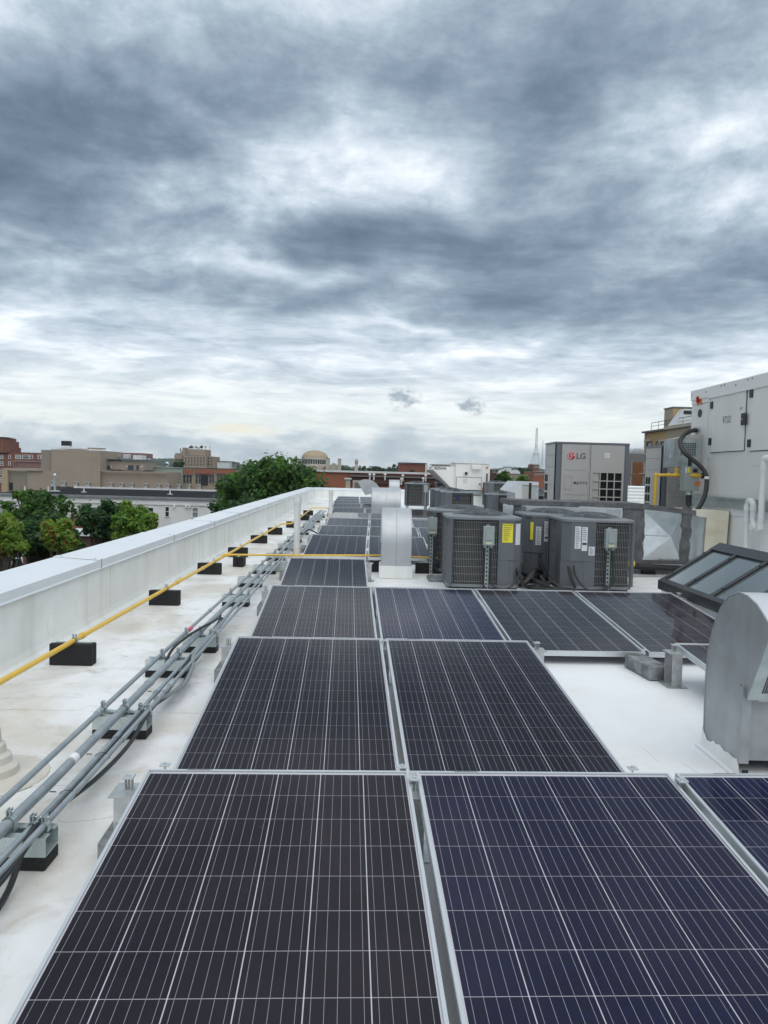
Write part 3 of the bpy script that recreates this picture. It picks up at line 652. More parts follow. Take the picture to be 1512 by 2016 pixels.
def sup(i, x0, x1, y):
    L = x1-x0; t = thing('conduit_support', f'{ORD[i]} conduit support from the camera, pale steel channel on black rubber', 'conduit support', ((x0+x1)/2, y, 0), 0, 'conduit supports along the roof')
    MB().cbox(-L/2, L/2, -.06, .06, .004, .048, .005).build('rubber_base', 'rubber', t)
    m = MB(); m.box(-L/2, L/2, -.057, -.053, .0485, .118); m.box(-L/2, L/2, .053, .057, .0485, .118); m.box(-L/2, L/2, -.0525, .0525, .0485, .052)
    m.box(-L/2, L/2, -.0525, -.02, .114, .118); m.box(-L/2, L/2, .02, .0525, .114, .118); m.build('steel_channel', 'galvlite', t)
    for k, (lab, xa, xb, r, z) in enumerate(CON):
        cx = drift(y, xa, xb)-(x0+x1)/2
        if abs(cx) > L/2: continue
        m = MB(); m.lathe([(r+.001, -.014), (r+.004, -.014), (r+.004, .014), (r+.001, .014)], (0, 0, 0), 12)
        m.v = [(q[0]+cx, q[2], q[1]+z) for q in m.v]
        m.box(cx-r-.004, cx-r-.001, -.014, .014, .1182, z); m.box(cx+r+.001, cx+r+.004, -.014, .014, .1182, z)
        m.box(cx-.007, cx-.004, -.014, .014, z+r, z+r+.028); m.box(cx+.004, cx+.007, -.014, .014, z+r, z+r+.028); m.cyl((cx-.016, 0, z+r+.018), (cx+.016, 0, z+r+.018), .0035, 6)
        m.build('pipe_clamp', 'galv', t)
for i, (a, b, y) in enumerate(((-1.40, -1.105, 2.69), (-1.42, -1.14, 4.01), (-1.495, -1.215, 5.20), (-1.42, -1.165, 5.92), (-1.51, -1.24, 7.94), (-1.585, -1.30, 9.27), (-1.587, -1.28, 10.47), (-1.62, -1.33, 12.0), (-1.63, -1.34, 13.6), (-1.65, -1.36, 15.2), (-1.66, -1.37, 17.0), (-1.68, -1.39, 19.0), (-1.70, -1.40, 21.2), (-1.72, -1.40, 23.4))): sup(i, a, b, y)
def cable(label, pts, r, mname, n=8, grp='cables along the conduits'):
    t = MB().tube(smoothpath(pts, n), r, 8).build('cable', mname, None, True); tag(t, label, 'cable', grp); return t
q = onz
cable('thick black cable curling over the roof right of the nearest conduit support', [tuple(q(-5, 1790, .03)), tuple(q(20, 1745, .03)), tuple(q(55, 1650, .13)), tuple(q(85, 1610, .13)), tuple(q(150, 1548, .10)), tuple(q(200, 1492, .08)), tuple(q(255, 1432, .13)), tuple(q(290, 1398, .13)), tuple(q(330, 1370, .04)), tuple(q(362, 1345, .03)), tuple(q(372, 1315, .03)), tuple(q(392, 1290, .05)), tuple(q(408, 1260, .13)), tuple(q(420, 1240, .12)), tuple(q(432, 1222, .12)), tuple(q(436, 1205, .12)), tuple(q(455, 1190, .14))], .011, 'cable')
cable('second black cable hugging the underside of the bundle near the camera', [(-1.12, 1.6, .15), (-1.115, 2.3, .125), (-1.14, 2.75, .14), (-1.13, 3.2, .10), (-1.12, 3.6, .10), (-1.14, 4.0, .13), (-1.17, 4.6, .11), (-1.20, 5.2, .14)], .010, 'cable')
cable('black cable looping over the thick conduit between the third and fourth supports', [(-1.355, 5.05, .06), (-1.35, 5.25, .155), (-1.32, 5.5, .19), (-1.28, 5.85, .195), (-1.25, 6.1, .19), (-1.24, 6.4, .17), (-1.24, 6.6, .11)], .010, 'cable')
cable('grey flexible cable sagging beside the thin conduits', [(-1.16, 4.2, .14), (-1.14, 4.45, .10), (-1.13, 4.7, .08), (-1.14, 4.95, .11), (-1.18, 5.2, .145), (-1.19, 5.6, .145), (-1.20, 6.0, .14), (-1.23, 6.7, .14), (-1.26, 7.5, .14)], .014, 'cablegrey')
cable('black cable bridging from the bundle to the far solar rows', [(-1.42, 15.0, .2), (-1.32, 15.05, .18), (-1.22, 15.1, .26), (-1.08, 15.2, .2), (-.98, 15.3, .12)], .014, 'cable')
for i, (y, x) in enumerate(((2.95, 0), (3.35, 0), (3.55, 0), (4.32, 0))):
    x = (drift(y, -1.172, -1.50)+drift(y, -1.130, -1.46))/2-.01
    m = MB().lathe([(.034, -.002), (.036, -.002), (.036, .002), (.034, .002)], (0, 0, 0), 14); m.v = [(a*.95+x+.01, c+y, b*.5+.1375) for a, b, c in m.v]
    m.box(x-.06, x-.036, y-.002, y+.002, .146, .149)
    tag(m.build('cable_tie', 'black'), f'{ORD[i]} black cable tie from the camera round the thin conduits', 'cable tie', 'cable ties on the conduit bundle')
# junction boxes beside the conduit run
for i, (px, py, sx, sz) in enumerate(((770/3.78+350, 940+700/3.78, .14, .12), (608, 1042, .2, .16), (628, 1023, .2, .16))):
    p = onz(px, py, 0); t = thing('junction_box', f'{ORD[i]} grey steel junction box from the camera, beside the far conduit run', 'junction box', (p.x, p.y, 0), 0, 'junction boxes beside the conduits')
    MB().box(-sx/2, sx/2, -.05, .05, .02, .02+sz).build('box', 'galv', t); MB().box(-sx/2-.004, sx/2+.004, -.056, -.0505, .016, .024+sz).build('cover', 'galvlite', t); MB().box(-sx/2+.01, -sx/2+.04, -.04, .04, .003, .02).box(sx/2-.04, sx/2-.01, -.04, .04, .003, .02).build('feet', 'galv', t)

# ------------------------------------------------------------------ plumbing vents and pipe boot
def vent(label, x, y, h, r):
    t = thing('vent_pipe', label, 'vent pipe', (x, y, 0), 0, 'white vent pipes')
    MB().lathe([(r, .05), (r, h-.11)], n=20).build('pipe', 'pvc', t, True)
    MB().lathe([(r+.001, h-.12), (r+.009, h-.12), (r+.009, h), (r-.004, h), (r-.004, h-.05), (.001, h-.05)], n=20).build('cap', 'pvc', t, True)
    MB().lathe([(r+.09, .004), (r+.085, .012), (r+.03, .02), (r+.012, .06), (r+.010, .16), (r+.001, .162)], n=20).build('boot', 'boot', t, True)
vent('tall white plastic vent pipe with wider cap beside the fifth panel row', -1.2, 12.55, .998, .053)
vent('shorter white vent pipe far down the conduit run', -1.2, 22.8, .86, .06)
t = thing('pipe_boot', 'cream rubber pipe boot cut off at the left edge of the photo', 'pipe boot', (-1.70, 3.44, 0))
MB().lathe([(.26, .003), (.255, .008), (.15, .012), (.13, .02), (.125, .05), (.10, .07), (.095, .10), (.075, .115), (.070, .15), (.055, .16), (.05, .22), (.001, .22)], n=28).build('boot', 'boot', t, True)
MB().lathe([(.045, .2), (.045, .42), (.036, .42), (.036, .3)], n=20).build('pipe', 'pvc', t, True)

# ------------------------------------------------------------------ goosenecks and hoods
def arc(cy, cz, r, a0, a1, n): return [(cy+r*math.cos(lerp(a0, a1, k/n)), cz+r*math.sin(lerp(a0, a1, k/n))) for k in range(n+1)]
def gooseneck(label, x, y, rz, wid, dep, hgt, reach, mname='silver', seam=True, curb=.16, group='silver coated gooseneck vents'):
    """sheet-metal gooseneck, mouth towards +y of its own frame, back sheet towards -y"""
    t = thing('gooseneck_vent', label, 'roof vent', (x, y, 0), rz, group)
    r = reach/2; cz = hgt-r
    out = [(0, curb)]+arc(r, cz, r, PI, -.12, 18)          # back, over the top, down to the lip
    iw = dep; r2 = max(r-iw, .05)
    inn = arc(r, cz, r2, -.12, PI, 12)+[(iw, curb)]
    prof = out+inn
    m = MB(); n = len(out); hw = wid/2
    # outer sheet with a slight thickness
    vs = [(-hw, a, b) for a, b in out]+[(hw, a, b) for a, b in out]; m.add(vs, [(k, k+1, n+k+1, n+k) for k in range(n-1)])
    vs = [(-hw, a, b) for a, b in inn]+[(hw, a, b) for a, b in inn]; q = len(inn); m.add(vs, [(k, k+1, q+k+1, q+k) for k in range(q-1)])
    m.build('duct_sheet', mname, t, True)
    for s in (-1, 1):
        m = MB(); m.prism(prof, s*hw, s*(hw+.004), 'x'); m.build('side_plate', 'hood' if mname == 'hood' else mname, t)
        m = MB(); m.tube([(s*(hw+.004), a, b) for a, b in out], .006, 6); m.build('edge_seam', mname, t, True)
    if seam: m = MB(); m.tube([(.0, a-.001, b+.001) for a, b in out], .004, 6); m.build('centre_seam', mname, t, True)
    m = MB(); m.prism([(-hw-.025, -.03), (hw+.025, -.03), (hw+.025, iw+.03), (-hw-.025, iw+.03)], 0.004, curb+.01); m.build('curb', 'wallmemb', t)
    m = MB(); a, b = out[-1], inn[0]; m.face([(-hw, a[0], a[1]+.01), (hw, a[0], a[1]+.01), (hw, b[0], b[1]+.01), (-hw, b[0], b[1]+.01)]); m.build('mouth', 'void', t)
    return t
gooseneck('tall silver gooseneck vent standing among panels left of the condensers', .352, 10.28, 0, .395, .42, .935, .95)
gooseneck('wide silver gooseneck vent with a centre seam behind the tall one', .42, 21.6, 0, .80, .5, .99, 1.05)
QY = 29.0; qp = lambda px, py: (ony(px, py, QY).x, ony(px, py, QY).z)
t = thing('hood_vent', 'far grey hood seen side-on like a quarter fan', 'roof vent', (qp(736, 990)[0], QY, 0)); qx = t.location.x
fan = [qp(a, b) for a, b in ((719, 975), (704.5, 949), (709, 946), (716, 944), (724, 944), (733, 946.5), (741, 952), (746, 959), (748, 967), (748, 980), (731, 980), (731, 972))]
MB().prism([(a-qx, b) for a, b in fan], 0, .55, 'y').build('hood', 'hood', t); MB().prism([(a-qx, b) for a, b in fan], -.012, -.001, 'y').build('side_plate', 'silver', t)
a, b = qp(731, 980), qp(748, 1010); MB().box(a[0]-qx, b[0]-qx, .02, .54, .1, a[1]).build('stem', 'silver', t); MB().box(a[0]-qx-.06, b[0]-qx+.06, -.04, .6, .003, .0995).build('curb', 'wallmemb', t)
gooseneck('small bright silver vent box near the far parapet', .98, 33.0, 0, .44, .4, 1.12, .8, seam=False)
# big hood at the right edge: profile in the y-z plane at x = 1.79
t = thing('hood_vent', 'big grey gooseneck hood with bird screen at the right edge', 'roof vent', (1.79, 3.76, 0))
ox, oy = 1.79, 3.76; WID = .62
top = [(3.976, .04), (3.985, .30), (3.984, .40), (3.972, .52), (3.946, .61), (3.905, .70), (3.848, .783), (3.77, .85), (3.669, .887), (3.58, .882), (3.494, .857), (3.44, .828), (3.388, .796), (3.345, .771)]
bot = [(3.534, .406), (3.609, .457), (3.588, .09)]
jag = [(3.588, .095), (3.64, .084), (3.69, .09), (3.73, .082), (3.79, .094), (3.835, .080), (3.85, .092), (3.88, .075), (3.93, .068), (3.955, .09), (3.97, .095), (3.981, .13)]
loc = lambda L: [(a-oy, b) for a, b in L]
m = MB(); m.prism(loc(top[1:]+bot[:2]+jag[:-1]), 0, .003, 'x'); m.build('side_plate', 'hood', t)
m = MB(); m.prism(loc([(3.987, 0.004)]+[(3.986, .12)]+jag[::-1][1:]+[(3.583, .06), (3.575, .004)]), -.006, -.002, 'x')
m.build('painted_base_flashing', 'wallmemb', t)
T2 = loc(top); n = len(T2); m = MB(); m.add([(0, a, b) for a, b in T2]+[(WID, a, b) for a, b in T2], [(k, k+1, n+k+1, n+k) for k in range(n-1)]); m.build('top_sheet', 'hoodtop', t, True)
m = MB(); m.prism(loc(top+bot), WID, WID+.003, 'x'); m.build('side_plate', 'hood', t)
m = MB(); f = loc(bot); m.face([(.002, *f[1]), (WID, *f[1]), (WID, *f[2]), (.002, *f[2])]); m.face([(.002, *f[0]), (WID, *f[0]), (WID, *f[1]), (.002, *f[1])]); m.build('front_sheet', 'hood', t)
m = MB(); m.tube([(.0, a, b) for a, b in T2], .0045, 6); m.build('edge_seam', 'hood', t, True)
m = MB(); m.box(-.012, .03, 3.555-oy, 3.584-oy, .085, .45); m.build('corner_angle', 'hood', t)
# screen: frame bars and wires along the slanted mouth
pa, pb = Vector((0, 3.534-oy-.004, .40)), Vector((0, 3.345-oy-.004, .768)); dv = (pb-pa); nv = Vector((0, -dv.z, dv.y)).normalized()*-1
m = MB()
def slab(x0, x1, t0, t1, o0, o1):
    c = []
    for x in (x0, x1):
        for tt in (t0, t1):
            for o in (o0, o1):
                p = pa+dv*tt+nv*o; c.append((x, p.y, p.z))
    m.add(c, [(0, 1, 3, 2), (4, 6, 7, 5), (0, 4, 5, 1), (2, 3, 7, 6), (0, 2, 6, 4), (1, 5, 7, 3)])
slab(-.004, .05, 0, 1, -.002, .006); slab(WID-.05, WID, 0, 1, -.002, .006); slab(.05, WID-.05, -.02, .10, -.002, .006); slab(.05, WID-.05, .92, 1, -.002, .006); m.build('screen_frame', 'galv', t)
m = MB()
for k in range(44):
    x = .05+(WID-.1)*k/43; slab(x-.0011, x+.0011, .1, .92, .001, .003)
for k in range(28):
    tt = .1+.82*k/27; slab(.05, WID-.05, tt-.0028, tt+.0028, .0032, .005)
tag(m.build('bird_screen', 'mesh', t), kind='stuff')
m = MB(); m.face([tuple(Vector((x, (pa+dv*tt).y+.012, (pa+dv*tt).z))) for x, tt in ((.004, 0), (WID, 0), (WID, 1), (.004, 1))]); m.build('dark_mouth', 'void', t)
m = MB()
for tt in (.25, .55, .85): p = pa+dv*tt; m.cyl((.022, p.y, p.z), tuple(Vector((.022, p.y, p.z))+nv*.012), .007, 8)
m.build('screws', 'galv', t)
m = MB(); m.prism([(-.03, -.20), (WID+.03, -.20), (WID+.03, .25), (-.03, .25)], .002, .02); m.build('base_flange', 'memb', t)
m = MB(); m.box(.0, .03, 3.553-oy, 3.557-oy, .035, .055); m.build('dark_slot', 'black', t)

# ------------------------------------------------------------------ condensers
def rrect(hx, hy, r, n=5, chamfer=None):
    """rounded footprint; chamfer = dict corner->(cut) with corners 'fl','fr','bl','br'"""
    out = []
    for key, sx, sy, a in (('br', 1, 1, 0), ('bl', -1, 1, PI/2), ('fl', -1, -1, PI), ('fr', 1, -1, 1.5*PI)):
        rr = r
        if chamfer and key in chamfer:
            c = chamfer[key]
            if c <= 0.02: rr = .02
            else: rr = c
        cx, cy = sx*(hx-rr), sy*(hy-rr); k = n if rr > .03 else 2
        for i in range(k+1): t = a+PI/2*i/k; out.append((cx+rr*math.cos(t), cy+rr*math.sin(t)))
    return out
def condenser_parts(t, side=1, H=.86, sz=.90, detail=True, stickers=True, px0=.16):
    """side=+1: service panel at front right; -1: front left"""
    h = sz/2; body = rrect(h-.012, h-.012, .13, 6)
    base = rrect(h-.004, h-.004, .13, 6); cap = rrect(h+.012, h+.012, .14, 6)
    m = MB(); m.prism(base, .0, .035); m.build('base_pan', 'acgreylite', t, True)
    m = MB(); m.prism(rrect(h-.04, h-.04, .12, 6), .0355, H-.03); m.build('coil', 'coil', t, True)
    # guard wires round the whole body
    m = MB(); per = body; n = len(per); L = 0; seg = []
    for i in range(n):
        a, b = Vector(per[i]), Vector(per[(i+1) % n]); seg.append((L, a, b)); L += (b-a).length
    def at(s):
        for (l0, a, b) in seg:
            q = (b-a).length
            if s <= l0+q: return a.lerp(b, (s-l0)/q)
        return seg[-1][2]
    nv_ = int(L/.021) if detail else int(L/.05)
    for k in range(nv_):
        p = at(L*k/nv_); m.box(p.x-.0016, p.x+.0016, p.y-.0016, p.y+.0016, .036, H-.03)
    for k in range(9 if detail else 7):
        z = .07+(H-.13)*k/(8 if detail else 6); rr = [(x, y) for x, y in per]
        vs = [(x, y, z-.002) for x, y in rr]+[(x, y, z+.002) for x, y in rr]+[(x*1.008, y*1.008, z-.002) for x, y in rr]+[(x*1.008, y*1.008, z+.002) for x, y in rr]
        fs = []
        for i in range(n):
            j = (i+1) % n; fs += [(i, j, n+j, n+i), (2*n+i, 2*n+j, 3*n+j, 3*n+i), (n+i, n+j, 3*n+j, 3*n+i), (i, j, 2*n+j, 2*n+i)]
        m.add(vs, fs)
    tag(m.build('wire_guard', 'wire', t), kind='stuff')
    # corner posts
    for sx, sy in ((-side, -1), (side, 1), (-side, 1)):
        m = MB(); c = (sx*(h-.075), sy*(h-.075)); a0 = math.atan2(sy, sx); pts = []
        for k in range(7): a = a0-.40+.80*k/6; pts.append((c[0]+.078*math.cos(a), c[1]+.078*math.sin(a)))
        pts += [(p[0]*.97, p[1]*.97) for p in pts[::-1]]
        m.prism(pts, .036, H-.03); m.build('corner_post', 'acgrey', t, True)
    # service panel wraps the front corner
    s = side; x0, x1 = px0, h+.004
    def q(poly): return [(s*x, y) for x, y in poly]
    m = MB(); m.prism(q([(x0, -h-.006), (x1-.10, -h-.006), (x1, -h+.09), (x1, -h+.36), (x1-.02, -h+.36), (x1-.05, -h+.12), (x0, -h+.03)]), H*.40, H-.032); m.build('service_panel', 'acgrey', t)
    m = MB(); m.prism(q([(x0, -h-.003), (x0+.13, -h-.003), (x0+.145, -h+.006), (x1-.10, -h+.006), (x1+.001, -h+.095), (x1+.001, -h+.36), (x1-.03, -h+.36), (x1-.06, -h+.12), (x0, -h+.04)]), .036, H*.40-.002); m.build('lower_panel', 'acgrey', t)
    # cap with fan opening
    m = MB(); ro = .36; nn = len(cap); ang = [math.atan2(y, x) for x, y in cap]
    vs = []
    for x, y in cap: vs.append((x, y, H-.03))
    for x, y in cap: vs.append((x, y, H-.004))
    for x, y in cap: vs.append((x*.985, y*.985, H+.004))
    for a in ang: vs.append((ro*math.cos(a), ro*math.sin(a), H+.022))
    for a in ang: vs.append(((ro-.02)*math.cos(a), (ro-.02)*math.sin(a), H+.012))
    for a in ang: vs.append(((ro-.02)*math.cos(a), (ro-.02)*math.sin(a), H-.12))
    fs = []
    for l in range(5):
        for i in range(nn): j = (i+1) % nn; fs.append((l*nn+i, l*nn+j, (l+1)*nn+j, (l+1)*nn+i))
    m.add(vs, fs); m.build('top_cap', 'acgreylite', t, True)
    # fan guard: concentric rings and spokes, slightly domed
    m = MB(); zc = lambda r: H+.022+.055*(1-(r/ro)**2)
    for k in range(9 if detail else 5):
        r = ro*(1-.085*k) if detail else ro*(1-.15*k)
        pts = [(r*math.cos(2*PI*i/28), r*math.sin(2*PI*i/28), zc(r)) for i in range(29)]; m.tube(pts, .0035, 4, False)
    for k in range(8):
        a = 2*PI*k/8+.2; m.tube([(r*math.cos(a), r*math.sin(a), zc(r)+.004) for r in (.10, .2, .3, ro)], .0045, 4, False)
    m.build('fan_guard', 'acgreylite', t)
    m = MB(); m.cyl((0, 0, H-.02), (0, 0, H+.066), .085, 16); m.build('fan_motor', 'black', t, True)
    m = MB()
    for k in range(3):
        a = 2*PI*k/3+.5; R_ = Matrix.Rotation(a, 4, 'Z'); m.add([R_ @ Vector(p) for p in ((.06, -.05, H-.05), (.31, -.12, H-.06), (.33, .08, H-.02), (.06, .05, H-.02))], [(0, 1, 2, 3)])
    m.build('fan_blade_set', 'coil', t)
    MB().lathe([(ro-.021, H-.12), (.001, H-.16)], n=20).build('fan_well', 'void', t)
    if stickers:
        fy = -h-.0065
        def st(xa, xb, za, zb, mn, nm='sticker'): o = MB().box(min(s*xa, s*xb), max(s*xa, s*xb), fy-.002, fy-.0005, za, zb).build(nm, mn, t); return o
        return st
def whip(m, pts, r): m.tube(smoothpath(pts, 6), r, 8)
def disconnect(label, x, y, group='grey disconnect boxes on slotted posts', H=.84, long=True, dirx=1):
    t = thing('disconnect_box', label, 'electrical box', (x, y, 0), 0, group)
    MB().cbox(-.062, .062, -.05, .045, H-.27, H-.04, .006).build('box', 'boxgreen', t)
    m = MB(); m.cbox(-.066, .066, -.066, -.0505, H-.262, H-.03, .004); m.prism([(-.040, H-.20), (.040, H-.20), (.034, H-.08), (-.034, H-.08)], -.0765, -.0665, 'y'); m.build('cover', 'boxgreen', t)
    MB().box(-.036, .036, -.0685, -.0665, H-.248, H-.225).build('label_plate', 'labelp', t)
    m = MB(); m.box(-.02, .02, .047, .051, 0.0, H-.02); m.box(-.021, -.017, .03, .0465, .0, H-.02); m.box(.017, .021, .03, .0465, 0, H-.02); m.build('slotted_post', 'galv', t)
    m = MB()
    for k in range(11): m.box(-.008, .008, .0445, .0468, .03+k*.05, .055+k*.05)
    m.build('slots', 'void', t)
    m = MB(); m.cyl((-.035, 0, H-.30), (-.035, 0, H-.27), .018, 10); m.cyl((.04, 0, H-.30), (.04, 0, H-.27), .018, 10); m.build('cable_glands', 'boxgreen', t, True)
    m = MB(); whip(m, [(.04, 0, H-.29), (.045, .0, H-.5), (.05, -.01, .12), (dirx*.16, -.03, .05), (dirx*.30, -.02, .08), (dirx*.40, .02, .22), (dirx*.42, .05, .34)], .012)
    if long: whip(m, [(-.035, 0, H-.29), (-.04, .0, .3), (-.03, -.01, .06), (.08, -.02, .03), (.2, 0, .03)], .011)
    m.build('flexible_conduit', 'cable', t, True)
    return t
def pad(label, x0, x1, y0, y1, z=.05):
    t = MB().cbox(x0, x1, y0, y1, .004, z, .01).build('equipment_sleeper', 'conc'); tag(t, label, 'sleeper', 'dark sleepers under the condensers')
A1 = thing('condenser_unit', 'grey condenser with a yellow label, front left of the four near ones', 'air conditioner', (1.405, 9.80, .045), 0, 'near condenser units')
st = condenser_parts(A1, 1)
st(.205, .335, .56, .79, 'labely', 'energy_label')
def lines(parent, x, z0, z1, w_, n, y, mn='inkgrey', side=1):
    m = MB()
    for k in range(n):
        z = lerp(z1, z0, (k+.5)/n); ww = w_*random.uniform(.55, 1); m.box(x-w_/2, x-w_/2+ww, y-.001, y, z-.0035, z+.0035)
    m.build('print', mn, parent)
text('ENERGYGUIDE', .017, A1, 'ink', (.27, -.4595, .772), FRONT); lines(A1, .27, .58, .755, .10, 7, -.4590)
m = MB(); m.prism([(.372, -.440), (.440, -.375), (.4385, -.3735), (.3705, -.4385)], .53, .79); m.build('rating_label', 'labelw', A1)
# left sticker on the crease of the right side is turned, leave as printed strip
A2 = thing('condenser_unit', 'grey condenser half hidden behind the yellow-labelled one', 'air conditioner', (1.325, 11.30, .045), 0, 'near condenser units')
condenser_parts(A2, 1)
B1 = thing('condenser_unit', 'grey condenser with white labels, front right of the four near ones', 'air conditioner', (2.83, 9.86, .045), 0, 'near condenser units')
st = condenser_parts(B1, -1, px0=.05); h = .45
for xa, xb, za, zb in ((.238, .312, .50, .775), (.157, .225, .475, .77), (.062, .137, .42, .53)): st(xa, xb, za, zb, 'labelw')
for xc, za, zb, n in ((-.275, .51, .765, 12), (-.191, .60, .76, 7), (-.10, .43, .52, 5)): lines(B1, xc, za, zb, .05, n, -.459)
MB().box(-.218, -.165, -.462, -.459, .55, .575).build('label_pictogram', 'ink', B1)
B2 = thing('condenser_unit', 'grey condenser with a yellow and two white labels behind the front right one', 'air conditioner', (2.55, 10.80, .045), 0, 'near condenser units')
st = condenser_parts(B2, -1, px0=.05)
for xa, xb, za, zb, mn in ((.35, .39, .52, .76, 'labely'), (.24, .315, .45, .70, 'labelw'), (.125, .20, .50, .775, 'labelw')): st(xa, xb, za, zb, mn)
for xc, za, zb, n in ((-.278, .46, .69, 10), (-.162, .60, .76, 7)): lines(B2, xc, za, zb, .05, n, -.459)
MB().box(-.19, -.135, -.462, -.459, .54, .565).build('label_pictogram', 'ink', B2)
disconnect('disconnect box on the front of the yellow-labelled condenser', 1.43, 9.29, dirx=1)
disconnect('disconnect box on the front of the white-labelled condenser', 2.93, 9.33, dirx=-1)
disconnect('disconnect box at the far left behind the yellow-labelled condenser', .865, 10.78, long=False)
pad('dark sleeper jutting out left under the yellow-labelled condenser', .78, 2.0, 10.05, 10.45, .044); pad('dark sleeper under the front edge of the yellow-labelled condenser', 1.0, 1.85, 9.5, 9.65, .044)
pad('dark sleeper under the hidden left condenser', .8, 1.8, 11.5, 11.65, .044); pad('dark sleeper under the front right condenser', 2.4, 3.25, 9.55, 9.7, .044); pad('dark sleeper under the rear right condenser', 2.1, 3.0, 10.9, 11.05, .044); pad('dark sleeper under the back of the front right condenser', 2.42, 3.22, 10.1, 10.2, .044)
def refline(label, pts, r=.02): cable(label, pts, r, 'black', grp='black insulated refrigerant lines')
refline('black insulated line hanging from the rear right condenser', [(2.30, 10.38, .36), (2.31, 10.25, .25), (2.35, 10.15, .10), (2.25, 10.0, .05), (2.05, 9.9, .05), (1.9, 9.7, .04)])
refline('black insulated line lying between the condenser pairs', [(1.80, 9.42, .30), (1.86, 9.36, .16), (1.93, 9.45, .06), (2.1, 9.6, .04), (2.3, 9.45, .04), (2.5, 9.42, .03)], .022)
refline('black insulated line at the foot of the front right condenser', [(2.46, 9.44, .32), (2.48, 9.36, .18), (2.52, 9.33, .06), (2.4, 9.30, .03), (2.15, 9.42, .035), (1.95, 9.6, .03), (1.9, 10.2, .03)], .018)
refline('thin crumpled black line across the gap between the condensers', [(1.88, 10.6, .05), (2.05, 10.3, .12), (2.2, 10.1, .06), (2.1, 9.8, .09), (2.3, 9.7, .04)], .03)
m = MB(); 
for k in range(9):
    a = random.uniform(0, 6.28); x, y = 2.05+.16*math.cos(a), 10.2+.35*math.sin(a); m.tube(smoothpath([(x-.15, y-.1, .03), (x, y, .10+.1*random.random()), (x+.1, y+.12, .12), (x+.16, y+.05, .04)], 4), .035, 6)
tag(m.build('insulation_pile', 'black', None, True), 'crumpled heap of black pipe insulation between the two condenser pairs', 'pipe insulation')
# mid and far condensers
def far_unit(label, x, y, z=.2, side=1, H=.80, sz=.84, disc=None, logo=False, stand=True):
    t = thing('condenser_unit', label, 'air conditioner', (x, y, z), 0, 'far condenser units')
    condenser_parts(t, side, H, sz, False, False)
    if logo: m = MB(); m.lathe([(.001, 0), (.055, 0), (.055, .003), (.001, .003)], n=16); m.v = [(a, -sz/2-.002-c, b*.45+H*.80) for a, b, c in m.v]; m.build('maker_badge', 'badge', t)
    if stand:
        m = MB()
        for sx in (-1, 1):
            for sy in (-1, 1): m.box(sx*.32-.03, sx*.32+.03, sy*.32-.03, sy*.32+.03, -z+.003, -.001)
        m.build('stand', 'galv', t)
    return t
M['badge'] = mat('blue_badge', (.01, .02, .22), .3)
p = ony(822, 960, 27.0); far_unit('lone grey condenser behind the silver goosenecks', p.x, 27.4, .27, 1, .80)
disconnect('small disconnect box on the lone condenser behind the goosenecks', ony(838, 960, 26.9).x, 26.9, H=1.05, long=False)
p = ony(902, 970, 21.0); far_unit('grey condenser with a blue badge in front of the white rooftop unit', p.x, 21.4, .12, -1, .82, .86, logo=True)
far_unit('grey condenser just behind the blue-badged one, second of three', p.x-.05, 22.6, .13, -1, .82, .86); far_unit('grey condenser last of the three in line below the slanted hood', p.x-.10, 23.8, .14, -1, .82, .86)
p = ony(993, 975, 20.6); far_unit('grey condenser with a blue badge right of the white curb', p.x, 21.0, .10, -1, .82, .86, logo=True)
p = ony(981, 952, 28.0); far_unit('grey condenser behind the badged one, right of the white rooftop unit', p.x, 28.4, .3, -1, .86, .9)
p = ony(880, 950, 30); far_unit('grey condenser peeking out under the slanted hood', p.x, 30.4, .3, 1, .80, .84)
p = ony(1062, 970, 20); far_unit('small dark condenser just left of the large grey heat pump', p.x+.05, 20.3, .25, 1, .78, .5)

# ------------------------------------------------------------------ big duct behind the right condensers
DY = 11.3
duct = thing('duct', 'low galvanised duct with dark mastic joints behind the right condensers', 'duct', (3.7, DY, .1))
L_, R_ = 2.09, 4.97
def topz(x): return lerp(1.060, .955, max(0, (x-4.0)/1.2)) if x > 4.0 else 1.060
def wbx(name, mname, a, b, y0, y1, z0, z1): return wb(MB().box(a, b, y0, y1, z0, z1), name, mname, duct)
wb(MB().prism([(L_, .20), (R_, .27), (R_, topz(R_)-.02), (4.0, 1.045), (L_, 1.045)], DY, DY+.85, 'y'), 'duct_body', 'shiny', duct)
wb(MB().prism([(L_-.05, .99), (3.05, .985), (3.08, 1.0), (4.0, .98), (R_-.18, .915), (R_-.18, .975), (4.0, 1.063), (3.1, 1.068), (3.05, 1.055), (L_-.05, 1.07)], DY-.03, DY+.87, 'y'), 'mastic_top', 'mastic', duct)
def ragged(x0, x1, z0, z1, n=12, amp=.02):
    a = [(x0+random.uniform(-amp, amp), lerp(z0, z1, k/n)) for k in range(n+1)]; b = [(x1+random.uniform(-amp, amp), lerp(z1, z0, k/n)) for k in range(n+1)]
    return a+b
for x0, x1 in ((2.10, 2.22), (3.72, 4.04), (4.60, 4.74)): wb(MB().prism(ragged(x0, x1, .20, 1.03), DY-.012, DY-.001, 'y'), 'mastic_joint', 'mastic', duct)
wb(MB().prism(ragged(L_, 4.74, .17, .23, 16, .01), DY-.010, DY-.002, 'y'), 'mastic_bottom', 'mastic', duct)
